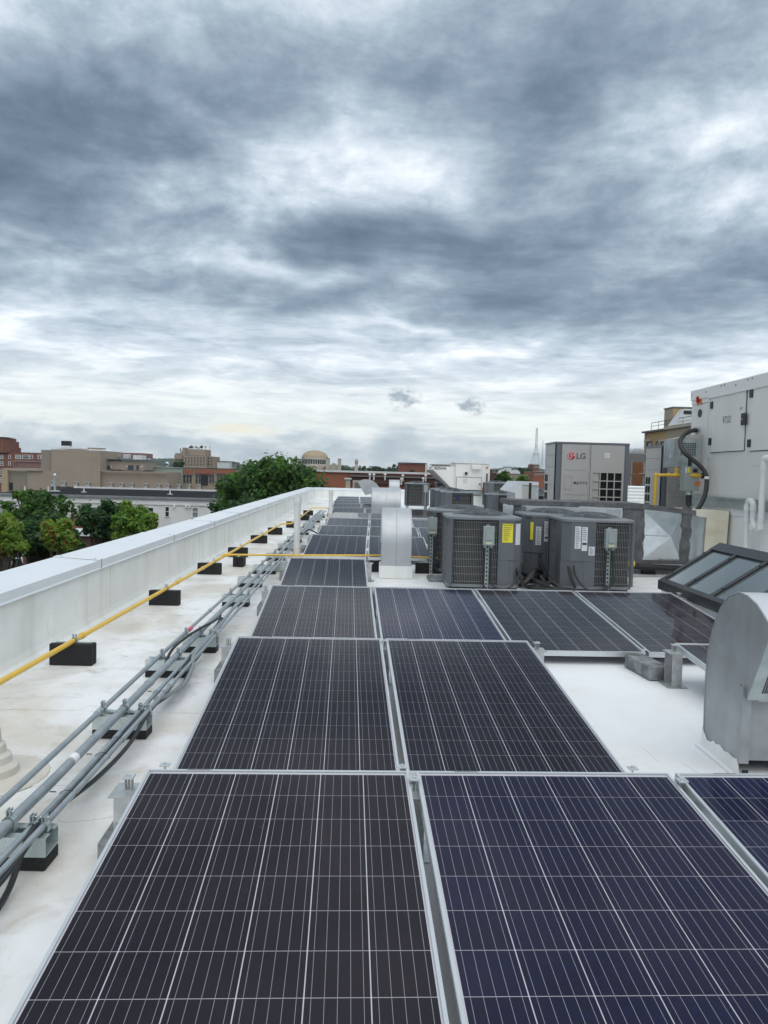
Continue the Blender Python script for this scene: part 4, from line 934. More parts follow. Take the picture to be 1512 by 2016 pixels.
# bright unpainted panels between the joints, one of them cross-broken
def xpanel(x0, x1, z0, z1, dep=.05):
    c = ((x0+x1)/2+.12, (z0+z1)/2-.02); P_ = [(x0, DY-.004, z0), (x1, DY-.004, z0), (x1, DY-.004, z1), (x0, DY-.004, z1)]; q = (c[0], DY-.004-dep, c[1])
    m = MB(); m.face([P_[0], P_[1], q]); m.face([P_[1], P_[2], q]); m.face([P_[2], P_[3], q]); m.face([P_[3], P_[0], q]); wb(m, 'cross_broken_panel', 'shiny', duct)
xpanel(4.05, 4.60, .25, .94, .035)
wb(MB().box(4.06, 4.40, DY-.05, DY-.045, .585, .595), 'stiffener_rod', 'galvlite', duct)
wb(MB().box(4.75, 4.935, DY-.006, DY-.001, .25, .90).box(4.9405, R_, DY-.006, DY-.001, .25, .88), 'flat_panel', 'shiny', duct)
wb(MB().prism(ragged(3.47, 3.71, .80, .96, 8, .02), DY-.006, DY-.001, 'y'), 'bare_patch', 'silver', duct)
wb(MB().box(2.25, 3.40, DY-.22, DY-.005, .92, .98), 'side_ledge', 'silver', duct)
wb(MB().prism([(4.935, .2), (5.26, .2), (5.29, .95), (5.29, .985), (4.80, .99), (4.80, .90), (4.96, .88)], DY-.035, DY+.8, 'y'), 'foam_boot', 'cream', duct)
for i, (px, lab) in enumerate(((1275, 'black support block under the left end of the bright duct panel'),)):
    p = onz(px, 1130, 0); rubber_block(lab, p.x, p.y, 0, .19, .15, .14, clamp=False, grp='')
for i, (z, y, r) in enumerate(((.17, 11.06, .022), (.19, 11.12, .02), (.14, 11.10, .018))):
    cable(['upper black insulated line under the duct', 'middle black insulated line under the duct', 'lower black insulated line under the duct'][i], [(3.35, y, z), (3.7, y-.02, z), (4.0, y+.01, z-.02), (4.4, y+.02, z-.03), (4.9, y+.03, z-.05)], r, 'black', grp='black lines under the duct')
t = thing('gas_pipe', 'short yellow pipe stub peeking out right of the front right condenser', 'gas pipe', (3.4, 11.0, .2))
MB().cyl((-.1, 0, 0), (.42, 0, .0), .026, 12).build('pipe', 'yellow', t, True); MB().cyl((.05, 0, 0), (.13, 0, 0), .04, 12).cyl((.33, 0, 0), (.42, 0, 0), .04, 12).build('couplings', 'yellow', t, True)

# ------------------------------------------------------------------ large grey heat pumps
def heatpump(label, x, y, s1=True):
    t = thing('heat_pump', label, 'heat pump', (x, y, .33), 0, 'large grey heat pump units'); W_, D_, H_ = 1.25, .76, 1.685
    m = MB(); m.box(.02, W_-.02, .02, D_, 0, H_-.03); m.build('body', 'lgbody', t)
    MB().box(-.004, W_+.004, -.006, D_+.004, H_-.0295, H_).build('top_cap', 'lgdark', t)
    for a, b in ((0, .095), (W_-.075, W_)): MB().box(a, b, 0, .0195, .0, H_-.03).build('corner_post', 'lgdark', t)
    MB().box(.001, .0195, .0, .03, 0, H_-.03).build('corner_post', 'lgdark', t)
    fl = (.11, .565); fr = (.60, 1.165)
    MB().box(fl[0], fl[1], -.022, .0, .0, H_-.04).build('front_panel', 'lgbody', t)
    MB().box(.57, .595, -.012, .0, .0, H_-.04).build('centre_strip', 'lgdark' if 0 else 'lgbody', t)
    # right panel with air grille
    gx0, gx1, gz0, gz1 = fr[0]+.045, fr[1]-.035, .10, 1.18
    m = MB(); m.box(fr[0], fr[1], -.022, 0, gz1, H_-.04); m.box(fr[0], gx0, -.022, 0, 0, gz1); m.box(gx1, fr[1], -.022, 0, 0, gz1); m.box(gx0, gx1, -.022, 0, 0, gz0); m.build('front_panel', 'lgbody', t)
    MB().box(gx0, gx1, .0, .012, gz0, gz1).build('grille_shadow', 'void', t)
    MB().box(gx0, gx0+.105, -.006, -.0005, gz0, gz1).build('inner_plate', 'lgpale', t)
    m = MB(); nx, nz = 4, 8
    for k in range(1, nx): x_ = lerp(gx0, gx1, k/nx); m.box(x_-.009, x_+.009, -.024, -.014, gz0, gz1)
    for k in range(1, nz): z_ = lerp(gz0, gz1, k/nz); m.box(gx0, gx1, -.0235, -.0145, z_-.009, z_+.009)
    m.build('air_grille', 'lgbody', t)
    # left side: smooth panels and a tall two-column grille towards the back
    m = MB()
    for z0, z1 in ((0, .96), (.965, 1.26), (1.265, 1.46), (1.465, H_-.035)): m.box(.004, .0195, .035, D_, z0, z1)
    m.build('side_panel', 'lgbody', t)
    for k in range(7):
        z_ = 1.13-k*.155
        for yy0 in (.50, .62): MB().box(.001, .0035, yy0, yy0+.095, z_-.12, z_).build('side_vent', 'void', t)
    # seams, hatch, badge and print
    m = MB(); fy = -.0225
    for z_ in (1.215, .80): m.box(.17, .53, fy-.001, fy, z_-.002, z_+.002)
    m.box(.16, .163, fy-.001, fy, .88, 1.10); m.box(.29, .293, fy-.001, fy, .88, 1.10); m.box(.16, .293, fy-.001, fy, 1.098, 1.101); m.box(.16, .293, fy-.001, fy, .879, .882); m.build('panel_seams', 'inkgrey', t)
    m = MB(); m.box(.185, .193, fy-.003, fy, .895, .903); m.box(.255, .263, fy-.003, fy, .895, .903); m.build('screws', 'ink', t)
    lx, lz = .265, 1.455
    def disc(r0, r1, y, mn, nm, a0=0, a1=2*PI):
        m = MB(); m.lathe([(r0, 0), (r1, 0), (r1, .002), (r0, .002)], n=36, a0=a0, a1=a1); m.v = [(lx+a, y-c, lz+b) for a, b, c in m.v]; return m.build(nm, mn, t)
    disc(.0, .075, fy-.0005, 'white', 'logo_rim'); disc(.0, .070, fy-.003, 'lgred', 'logo_disc'); disc(.047, .055, fy-.0055, 'white', 'logo_ring', 0, 1.5*PI)
    m = MB(); m.box(lx-.006, lx+.002, fy-.008, fy-.0055, lz-.032, lz+.034); m.box(lx+.002, lx+.018, fy-.008, fy-.0055, lz-.032, lz-.025); m.box(lx-.028, lx-.017, fy-.008, fy-.0055, lz+.010, lz+.021); m.box(lx+.012, lx+.055, fy-.008, fy-.0055, lz-.004, lz+.004); m.build('logo_letters', 'white', t)
    text('LG', .135, t, 'inkgrey', (.43, fy-.002, 1.448), FRONT, bold=.003)
    text('MULTI V 5', .062, t, 'ink', (.43, fy-.002, 1.0), FRONT, sx=.82, shear=.25, bold=.0012)
    MB().box(.832, .912, fy-.002, fy, 1.435, 1.51).build('number_label', 'white', t); text('S1' if s1 else 'S2', .060, t, 'ink', (.872, fy-.003, 1.471), FRONT)
    m = MB(); m.box(.03, W_-.03, .05, .13, -.10, -.001); m.box(.03, W_-.03, .62, .70, -.10, -.001); m.build('rails', 'galv', t)
    m = MB()
    for a in (.1, W_-.1):
        for b in (.09, .66): m.box(a-.03, a+.03, b-.03, b+.03, -.329, -.1005)
    m.build('stand_posts', 'galv', t)
    return t
heatpump('large grey heat pump standing clear behind the duct, full front visible', 3.067, 12.9)
h2 = heatpump('large grey heat pump half hidden behind the white rooftop unit', 4.975, 13.2, False)
for px in (1322, 1345, 1373):
    p = ony(px, 990, 13.177); MB().box(p.x-4.975-.035, p.x-4.975+.035, -.0255, -.0235, .44, .53).build('warning_label', 'labelw', h2); MB().box(p.x-4.975-.02, p.x-4.975+.02, -.0275, -.0255, .45, .48).build('label_print', 'ink', h2)

# ------------------------------------------------------------------ white rooftop unit on the right
RX = 5.3
def rp(px, py, o=0.0): p = onx(px, py, RX); return p.y, p.z
y0, ztop = 12.78, 2.90; zb = 1.185; ynear = 6.2
rtu = thing('rooftop_unit', 'big off-white rooftop unit with doors at the right edge', 'rooftop unit', (RX, y0, 0))
def rbox(name, mname, ya, yb, za, zb_, xo0, xo1, parent=rtu):
    return MB().box(xo0, xo1, min(ya, yb)-y0, max(ya, yb)-y0, min(za, zb_), max(za, zb_)).build(name, mname, parent)
rbox('casing', 'rtu', ynear, y0, zb, ztop-.16, 0, 2.2)
m = MB()
for a, b in ((y0+.02, 11.52), (11.515, 10.12), (10.115, 8.7), (8.695, ynear)):
    rbox('roof_cap', 'rtu2', a, b, ztop-.158, ztop+random.uniform(-.004, .004), -.028, 2.23)
rbox('cap_flashing', 'rtu2', y0, 12.13, ztop-.23, ztop-.16, -.016, -.001); rbox('cap_flashing', 'rtu2', 12.1, ynear, ztop-.185, ztop-.1585, -.036, -.0285)
rbox('corner_panel', 'rtu', 12.16, y0, zb+.02, ztop-.24, -.008, -.0005)
rbox('post', 'rtu', 12.0, 12.13, zb+.6, ztop-.2, -.012, -.0005)
def rdoor(pa, pb, label, hinge, latch):
    (ya, za), (yb, zbm) = pa, pb
    d = rbox('door', 'rtu', ya, yb, za, zbm, -.022, -.003)
    if label: d['label'] = label
    m = MB(); e = .010; A_, B_ = min(ya, yb)-y0, max(ya, yb)-y0; lo, hi = min(za, zbm), max(za, zbm)
    m.box(-.006, -.001, A_-e, A_, lo-e, hi+e); m.box(-.006, -.001, B_, B_+e, lo-e, hi+e); m.box(-.006, -.001, A_, B_, lo-e, lo); m.box(-.006, -.001, A_, B_, hi, hi+e); m.build('door_gap_outline', 'void', rtu)  # dark strips painted in for the shaded gap round the door
    for hz in hinge: MB().cbox(-.034, -.0225, B_-.05, B_+.045, hz-.055, hz+.055, .004).build('hinge', 'black', d)
    if latch: MB().cbox(-.042, -.0225, A_-.07, A_+.075, latch-.085, latch+.085, .006).build('latch', 'black', d); MB().cyl((-.044, A_+.02, latch), (-.05, A_+.02, latch), .012, 10).build('latch_key', 'galv', d)
    return d
S3 = 9.166
def rz(px, py): return rp(1350+px/S3, 740+py/S3)
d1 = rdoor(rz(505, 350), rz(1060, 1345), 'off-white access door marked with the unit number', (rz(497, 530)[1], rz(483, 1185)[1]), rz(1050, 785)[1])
yT, zT = rz(768, 797); text('RTU2', .15, d1, 'inkgrey', (-.0235, yT-y0, zT), LEFTF, sx=.72)
text('LIFT', .05, d1, 'inkgrey', (-.0235, rz(1030, 590)[0]-y0, rz(1030, 590)[1]), LEFTF)
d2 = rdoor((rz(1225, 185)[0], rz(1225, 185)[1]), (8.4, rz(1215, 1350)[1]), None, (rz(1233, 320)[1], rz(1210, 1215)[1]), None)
rbox('lower_access_panel', 'rtu', rz(1205, 1370)[0], 8.4, rz(1205, 1370)[1]-.01, rz(1205, 1620)[1], -.008, -.0005)
yy, zz_ = rz(262, 425); s_ = rbox('isolator_plate', 'orange', yy-.11, yy+.08, zz_-.085, zz_+.075, -.02, -.0085); MB().cyl((-.02, yy-y0+.02, zz_), (-.04, yy-y0+.02, zz_), .05, 16).box(-.055, -.04, yy-y0+.005, yy-y0+.035, zz_-.045, zz_+.045).build('isolator_knob', 'red', s_)
yy, zz_ = rz(270, 675); MB().cyl((-.0085, yy-y0, zz_), (-.02, yy-y0, zz_), .065, 20).build('port_plug', 'black', rtu)
m = MB()
for px, py in ((140, 350), (400, 290), (675, 180), (735, 165), (940, 165), (1160, 70), (1240, 45)): a, b = rz(px, py); m.cyl((-.029, a-y0, b), (-.034, a-y0, b), .012, 8)
m.build('cap_screws', 'inkgrey', rtu)
# galvanised base rail and white membrane curb
MB().box(-.02, 2.2, ynear-y0, 0, 1.03, zb-.001).build('base_rail', 'galv', rtu)
MB().box(-.04, -.0205, ynear-y0, 0, 1.155, zb-.002).build('rail_flange', 'galv', rtu)
m = MB()
for k in range(14): m.cyl((-.021, -.3-k*.42, 1.09), (-.027, -.3-k*.42, 1.09), .016, 8)
m.build('rail_bolts', 'galvlite', rtu)
curb = tag(MB().box(RX+.03, RX+2.15, ynear, y0-.03, .003, 1.028).build('equipment_curb', 'wallmemb'), 'tall white membrane-clad curb under the big rooftop unit', 'equipment curb')
MB().box(RX+.012, RX+.0295, ynear, y0-.03, .93, 1.027).build('curb_flashing', 'coping', curb)
# control box, isolators and whips on the rooftop unit
cb = thing('control_box', 'grey control box with a louvre grid hung on the big rooftop unit', 'electrical box', (RX-.03, 12.3, 1.75), 0)
(ya, za), (yb, zb2) = rz(185, 1215), rz(345, 1590)
ya = y0-.02; yb = 12.28; zt_, zl_ = 2.12, 1.62
XF = -.42
m = MB(); m.prism([(XF, zl_), (0.02, zl_), (0.02, zt_+.04), (-.06, zt_+.04), (XF, zt_-.03)], yb, ya, 'y'); m.v = [(a, b-12.3, c-1.75) for a, b, c in m.v]; m.build('box', 'lgpale', cb)
m = MB(); m.box(XF+.015, -.02, yb-.012-12.3, yb-.001-12.3, zl_+.01-1.75, zt_-.04-1.75); m.build('front_cover', 'galv', cb)
m = MB()
for i in range(7):
    for j in range(7): m.box(-.34+i*.036, -.315+i*.036, yb-.014-12.3, yb-.0122-12.3, zt_-.12-j*.03-1.75, zt_-.10-j*.03-1.75)
m.build('louvre_grid', 'void', cb)
m = MB(); m.box(XF-.012, XF-.001, yb+.02-12.3, ya-.02-12.3, zl_+.01-1.75, zt_-.05-1.75); m.build('side_door', 'emt', cb)
MB().prism([(.11, .04), (.19, .04), (.15, .12)], XF-.014, XF-.0122, 'x').build('warning_sticker', 'labelw', cb)
iso = thing('isolator_box', 'green-grey isolator box below the control box, with yellow and white labels', 'electrical box', (4.80, 12.1, 1.45), 0)
p0 = ony(1344, 918, 12.1); p1 = ony(1369, 966, 12.1)
w_ = (p1.x-p0.x)/2; hh = (p0.z-p1.z); cx = (p0.x+p1.x)/2-4.80
iso.location = (4.80, 12.1, p1.z)
MB().cbox(cx-w_, cx+w_, -.09, .09, 0, hh, .008).build('box', 'boxgreen', iso)
MB().cbox(cx-w_-.006, cx+w_+.006, -.105, -.0905, -.004, hh*.62, .005).build('cover', 'boxgreen', iso)
MB().box(cx-w_+.01, cx-w_+.035, -.093, -.0905, hh*.72, hh-.02).build('white_label', 'labelw', iso); MB().box(cx-w_+.045, cx-w_+.085, -.093, -.0905, hh*.74, hh-.02).build('yellow_label', 'labely', iso)
MB().cyl((cx+w_*.4, -.0905, hh*.82), (cx+w_*.4, -.13, hh*.82), .03, 12).build('handle', 'black', iso)
MB().cyl((cx+w_*.1, 0, -.001), (cx+w_*.1, 0, -.07), .05, 16).build('gland', 'galv', iso, True)
m = MB(); m.tube(smoothpath([(cx+w_*.1, 0, -.06), (cx+w_*.1, 0, -.2), (cx+w_*.1+.02, -.02, -p1.z+1.02)], 5), .045, 12); m.build('armoured_cable', 'cable', iso, True)
MB().cyl((cx, 0, hh), (cx, 0, hh+.12), .03, 10).build('conduit_stub', 'cable', iso, True)
Wp = lambda px, py, y: tuple(ony(px, py, y))
def z2p(x, y): return 1250+x/8.767, 780+y/8.767
whp = [Wp(*z2p(1075, 590), 12.45), Wp(*z2p(1000, 592), 12.40), Wp(*z2p(880, 640), 12.3), Wp(*z2p(795, 740), 12.2), Wp(*z2p(790, 860), 12.1), Wp(*z2p(860, 980), 12.0), Wp(*z2p(1000, 1100), 11.95), Wp(*z2p(1130, 1210), 11.9), Wp(*z2p(1210, 1320), 11.85), Wp(*z2p(1240, 1430), 11.8), Wp(*z2p(1230, 1600), 11.75), Wp(*z2p(1190, 1760), 11.7), Wp(*z2p(1120, 1900), 11.65), Wp(*z2p(1065, 1970), 11.6)]
wt = thing('flexible_whip', 'thick black flexible conduit looping down beside the big rooftop unit', 'flexible conduit', whp[-1])
wb(MB().tube(smoothpath(whp, 6), .034, 12), 'hose', 'cable', wt, True)
pp = Vector(whp[0]); wb(MB().cyl(pp-Vector((.03, 0, 0)), pp+Vector((.14, .12, .0)), .06, 12).cyl(pp+Vector((.06, .03, .05)), pp+Vector((.02, .02, -.12)), .055, 12), 'elbow_fitting', 'galv', wt, True)
pb_ = ony(*z2p(1020, 790), 12.45); wb(MB().cyl(pp+Vector((.02, .02, -.1)), pb_, .042, 12), 'lower_stub', 'cable', wt, True)
pq = Vector(whp[9]); wb(MB().cyl(pq+Vector((0, 0, .04)), pq-Vector((0, 0, .0)), .037, 12), 'white_tape', 'white', wt, True)
# yellow gas line to the rooftop unit
g2 = thing('gas_pipe', 'yellow gas riser with valve feeding the big rooftop unit', 'gas pipe', Wp(*z2p(350, 1950), 12.3))
Pa, Pb, Pc = Vector(Wp(*z2p(345, 2000), 12.3)), Vector(Wp(*z2p(360, 1360), 12.3)), Vector(Wp(*z2p(790, 1365), 12.3))
Pa.z = .9; Pa.x = Pb.x
wb(MB().cyl(Pa, Pb, .027, 12).lathe([(.001, -.036), (.028, -.024), (.036, 0), (.028, .024), (.001, .036)], Pb, 12), 'riser', 'yellow', g2, True)
wb(MB().cyl(Pb, Pc, .024, 12), 'pipe', 'yellow', g2, True)
Pv = Vector(Wp(*z2p(715, 1365), 12.3)); wb(MB().cyl(Pv-Vector((.05, 0, 0)), Pv+Vector((.05, 0, 0)), .034, 12).cyl(Pv, Pv+Vector((0, 0, .13)), .027, 12).cyl(Pv+Vector((0, 0, .085)), Pv+Vector((0, 0, .11)), .038, 12).cyl(Pv-Vector((.15, 0, 0)), Pv-Vector((.11, 0, 0)), .032, 12), 'regulator', 'yellow', g2, True)
Pw = Vector(Wp(*z2p(1040, 1370), 12.0)); wb(MB().cyl(Pw-Vector((.09, 0, 0)), Pw+Vector((.10, 0, 0)), .022, 12).cyl(Pw-Vector((.04, 0, .0)), Pw+Vector((.04, 0, 0)), .034, 12).cyl(Pw-Vector((.0, 0, .0)), Pw+Vector((0, 0, .10)), .024, 12), 'valve', 'yellow', g2, True)
wb(MB().cyl(Pw+Vector((.10, 0, 0)), Pw+Vector((.13, 0, 0)), .045, 14), 'black_cap', 'black', g2, True); wb(MB().box(Pw.x-.0, Pw.x+.08, Pw.y-.01, Pw.y+.01, Pw.z-.16, Pw.z-.09), 'orange_tag', 'orange', g2)
# condensate drain
dp = thing('drain_pipe', 'white plastic condensate drain with trap on the big rooftop unit', 'drain pipe', (5.2, 11.0, .5))
XD = 5.16
def dpt(px, py, x=XD): return Vector(onx(px, py, x))
a1, a2 = dpt(1507, 901), dpt(1496, 906); a3 = dpt(1497, 1036); a4 = dpt(1482, 1037); a5 = dpt(1482, 992); a6 = dpt(1472, 992); a7 = dpt(1474, 1100); a7.z = .02
a2.y = a3.y; a5.y = a4.y; a7.y = a6.y
wb(MB().tube(smoothpath([a1+Vector((.12, 0, 0)), a1+Vector((.02, .0, 0)), a2, a2-Vector((0, 0, .1)), lerp(a2, a3, .5), a3+Vector((0, 0, .06)), lerp(a3, a4, .5)-Vector((0, 0, .03)), a4+Vector((0, 0, .08)), lerp(a4, a5, .6), a5-Vector((0, 0, .02)), lerp(a5, a6, .5)+Vector((0, 0, .04)), a6-Vector((0, 0, .03)), lerp(a6, a7, .5), a7], 5), .040, 14), 'pipe', 'pvc', dp, True)
for c in (a3, a4, a5-Vector((0, 0, .05)), a6-Vector((0, 0, .06)), a2-Vector((0, 0, .10))): wb(MB().cyl(c-Vector((0, 0, .04)), c+Vector((0, 0, .04)), .048, 14), 'socket', 'pvc', dp, True)
wb(MB().cyl(a1+Vector((.10, 0, 0)), a1+Vector((.13, 0, 0)), .075, 16), 'wall_grommet', 'black', dp, True)

# ------------------------------------------------------------------ skylight
sk = thing('skylight', 'sloped black framed skylight with greenish glass panes beside the condensers', 'skylight', (3.25, 8.40, 0))
E0, E1 = 3.235, 3.86; ZE, ZR = .30, .705; YN, YFAR = 5.0, 8.42
def sl(x, y, o=0): k = (x-E0)/(E1-E0); nx, nz = -(ZR-ZE), (E1-E0); l = math.hypot(nx, nz); return (x+o*nx/l-3.25, y-8.40, lerp(ZE, ZR, k)+o*nz/l)
def slab2(m, x0, x1, ya, yb, o0, o1):
    c = [sl(x, y, o) for x in (x0, x1) for y in (ya, yb) for o in (o0, o1)]; m.add(c, [(0, 1, 3, 2), (4, 6, 7, 5), (0, 4, 5, 1), (2, 3, 7, 6), (0, 2, 6, 4), (1, 5, 7, 3)])
bars = [YFAR, 7.82, 7.20, 6.58, 5.96, 5.34]
m = MB(); slab2(m, E0-.02, E0+.025, YN, YFAR, -.02, .03); m.build('eave_rail', 'frameblk', sk); m = MB(); slab2(m, E1-.09, E1+.02, YN, YFAR, -.02, .03); m.build('ridge_rail', 'frameblk', sk)
for i, y in enumerate(bars):
    m = MB(); slab2(m, E0+.0255, E1-.0905, y-.07 if i == 0 else y-.035, y if i == 0 else y+.035, -.005, .026); m.build('glazing_bar', 'frameblk', sk)
    m = MB()
    for f in (.2, .75): x_ = lerp(E0, E1, f); c0 = sl(x_, y-.02, .026); c1 = sl(x_, y-.02, .036); m.cyl(c0, c1, .009, 8)
    m.build('screws', 'black', sk)
for a, b in zip(bars[:-1], bars[1:]): m = MB(); slab2(m, E0+.027, E1-.092, b+.036, a-.036-(.035 if a == YFAR else 0), .0, .008); m.build('glass_pane', 'skyglass', sk)
MB().box(E0-.035-3.25, E0-.0205-3.25, YN-8.4, YFAR+.01-8.4, ZE-.085, ZE+.012).build('fascia', 'frameblk', sk)
MB().prism([(E0-3.25, ZE-.085), (E1-3.25, ZR-.06), (E1-3.25, ZR+.02), (E0-3.25, ZE-.005)], .012, .03, 'y').build('end_fascia', 'frameblk', sk)
m = MB(); m.prism([(E0+.0-3.25, .003), (E1-3.25, .003), (E1-3.25, ZR-.065), (E0-3.25, ZE-.09)], YN-8.4, .008, 'y'); m.build('curb', 'wallmemb', sk)

# ------------------------------------------------------------------ far white rooftop unit with slanted hood
RY = 29.0
def fz(x, y): return 780+x/7.56, 890+y/7.56
def fp(x, y): p = ony(*fz(x, y), RY); return p.x, p.z
fu = thing('rooftop_unit', 'far white rooftop unit with slanted intake hood and maker lettering', 'rooftop unit', (fp(1100, 600)[0], RY, 1.0)); FX, FZ = fu.location.x, 1.0
def fb(name, mn, xa, ya, xb, yb, d0, d1, parent=fu):
    a, b = fp(xa, ya), fp(xb, yb); return MB().box(min(a[0], b[0])-FX, max(a[0], b[0])-FX, d0, d1, min(a[1], b[1])-FZ, max(a[1], b[1])-FZ).build(name, mn, parent)
fb('casing', 'rtu2', 890, 170, 1385, 572, 0, 2.0); fb('roof_cap', 'rtu2', 880, 152, 1395, 178, -.04, 2.05)
fb('door', 'rtu', 900, 378, 1262, 566, -.02, -.001); fb('door_gap', 'inkgrey', 895, 374, 1268, 378, -.012, -.001); fb('door_gap', 'inkgrey', 893, 378, 898, 566, -.012, -.001); fb('door_gap', 'inkgrey', 1263, 378, 1268, 566, -.012, -.001)
fb('vent_hood', 'rtu', 1120, 185, 1258, 258, -.16, -.001); fb('hood_lamp', 'white', 1125, 188, 1255, 220, -.163, -.161)
fb('flue_plate', 'rtu', 1003, 288, 1075, 352, -.03, -.001); c = fp(1040, 318); MB().cyl((c[0]-FX, -.031, c[1]-FZ), (c[0]-FX, -.06, c[1]-FZ), .055, 16).build('flue', 'black', fu)
c = fp(1245, 475); MB().cyl((c[0]-FX, -.021, c[1]-FZ), (c[0]-FX, -.05, c[1]-FZ), .03, 12).build('door_latch', 'black', fu)
fb('isolator', 'orange', 1338, 218, 1368, 245, -.03, -.001); fb('cable_drop', 'cable', 1342, 320, 1356, 450, -.04, -.002); fb('corner_post', 'rtu', 1270, 180, 1385, 570, -.012, -.0005)
pts = [fp(x, y) for x, y in ((550, 215), (890, 215), (890, 572), (800, 520), (520, 262))]
m = MB(); m.prism([(a-FX, b-FZ) for a, b in pts], .1, 1.9, 'y'); m.build('intake_hood', 'rtu2', fu)
pts = [fp(x, y) for x, y in ((505, 265), (545, 258), (805, 522), (770, 522))]
m = MB(); m.prism([(a-FX, b-FZ) for a, b in pts], .02, 1.95, 'y'); m.build('hood_edge', 'greyclad', fu)
fb('hood_roof', 'greyclad', 545, 178, 822, 214, .3, 1.8); fb('flashing', 'rtu2', 480, 188, 545, 220, .4, 1.5)
a = fp(660, 244); text('REZNOR', .115, fu, 'ink', (a[0]-FX, .096, a[1]-FZ), FRONT, bold=.003)
lines(fu, fp(1040, 430)[0]-FX, fp(1040, 470)[1]-FZ, fp(1040, 400)[1]-FZ, .25, 5, -.021)
fb('base_rail', 'galv', 890, 574, 1320, 640, .0, 2.0); fb('curb', 'wallmemb', 900, 641, 1310, 1140, .05, 1.95)
gv = thing('gas_valve', 'small yellow gas valve on the right of the far white rooftop unit', 'gas valve', (fp(1330, 480)[0], RY-.15, fp(1330, 560)[1]))
MB().cyl((0, 0, -.3), (0, 0, .25), .035, 10).cyl((-.1, 0, .1), (.14, 0, .1), .045, 10).cyl((.1, 0, .05), (.1, 0, .3), .05, 10).build('valve_body', 'yellow', gv, True); MB().cyl((-.14, -.02, .02), (-.1, -.02, .02), .06, 10).build('handle', 'red', gv, True)
# pale sheet-metal hood and black flue near the large heat pump
HY = 19.0
def hp(x, y): p = ony(930+x/9.45, 830+y/9.45, HY); return p.x, p.z
hd = thing('intake_hood', 'pale slanted sheet-metal hood left of the large grey heat pump', 'duct hood', (hp(950, 1450)[0], HY, 0)); HX = hd.location.x
pts = [hp(x, y) for x, y in ((655, 1290), (810, 1110), (1235, 1125), (1235, 1190), (925, 1175), (925, 1450), (800, 1450), (800, 1330))]
m = MB(); m.prism([(a-HX, b) for a, b in pts], 0, 1.2, 'y'); m.build('hood_sheet', 'hoodtop', hd)
a, b = hp(925, 1180), hp(1125, 1450); MB().box(a[0]-HX, b[0]-HX, .02, 1.2, .01, a[1]).build('plenum', 'lgpale', hd)
m = MB(); a, b = hp(1130, 1200), hp(1235, 1450); m.box(a[0]-HX, b[0]-HX, .05, 1.2, .01, a[1]); m.build('side_panel', 'galv', hd)
fl = thing('flue_pipe', 'thin black upright flue in front of the pale hood', 'flue pipe', (hp(1050, 1300)[0], HY-.15, 0)); MB().cyl((0, 0, .003), (0, 0, hp(1050, 1140)[1]), .035, 12).build('pipe', 'black', fl, True); MB().cyl((0, 0, .003), (0, 0, .12), .06, 12).build('base_flashing', 'boot', fl, True)
# white wrapped ducts seen between the heat pumps
p0, p1 = ony(1233, 957, 18.5), ony(1290, 985, 18.5)
wd = thing('wrapped_duct', 'white wrapped duct seen in the gap between the two large heat pumps', 'duct', ((p0.x+p1.x)/2, 18.5, 0)); hw = (p1.x-p0.x)/2+.9
m = MB(); m.prism(rrect(.6, (p0.z-p1.z)/2+.12, .1), -hw, hw, 'x'); m.v = [(a, b+.6, c+(p0.z+p1.z)/2-.12) for a, b, c in m.v]; m.build('wrap', 'wallmemb', wd, True); m = MB()
for k in range(6): z_ = lerp(p1.z-.1, p0.z-.02, k/5); m.cyl((-hw, -.005, z_), (hw, -.005, z_), .022, 6)
m.build('wrap_folds', 'wallmemb', wd, True)
m = MB(); 
for k in (-1, 0, 1): m.box(k*hw*.6-.02, k*hw*.6+.02, -.02, 1.2, .02, .25)
m.build('stands', 'galv', wd)
p = ony(1250, 990, 16.5); far_unit('small condenser glimpsed in the gap between the two large heat pumps', p.x, 16.9, .12, 1, .55, .7)

# ------------------------------------------------------------------ neighbouring buildings
def bp(px, py, Y): p = ony(px, py, Y); return p.x, p.z
def bld(name, label, cat, px0, px1, pyt, Y, depth, wallm, roofm=None, zb=GZ, par=.0, group=None):
    """box-shaped house: front wall in the plane y=Y between two sight lines, roof at the sighted height"""
    a, b = bp(px0, pyt, Y), bp(px1, pyt, Y); x0, x1 = a[0], b[0]; zt = (a[1]+b[1])/2
    root = thing(name, label, cat, ((x0+x1)/2, Y, zb), 0, group); root['_o'] = 0; del root['_o']
    wb(MB().box(x0, x1, Y, Y+depth, zb, zt), 'wall', wallm, root)
    if roofm: wb(MB().box(x0+.3, x1-.3, Y+.3, Y+depth-.3, zt-.3 if par else zt+.001, zt-.05 if par else zt+.05), 'roof', roofm, root)
    return root, x0, x1, zt
def pbox(root, name, mname, px0, py0, px1, py1, Y, y0o=-.08, y1o=0.05):
    a, b = bp(px0, py0, Y), bp(px1, py1, Y); return wb(MB().box(min(a[0], b[0]), max(a[0], b[0]), Y+y0o, Y+y1o, min(a[1], b[1]), max(a[1], b[1])), name, mname, root)
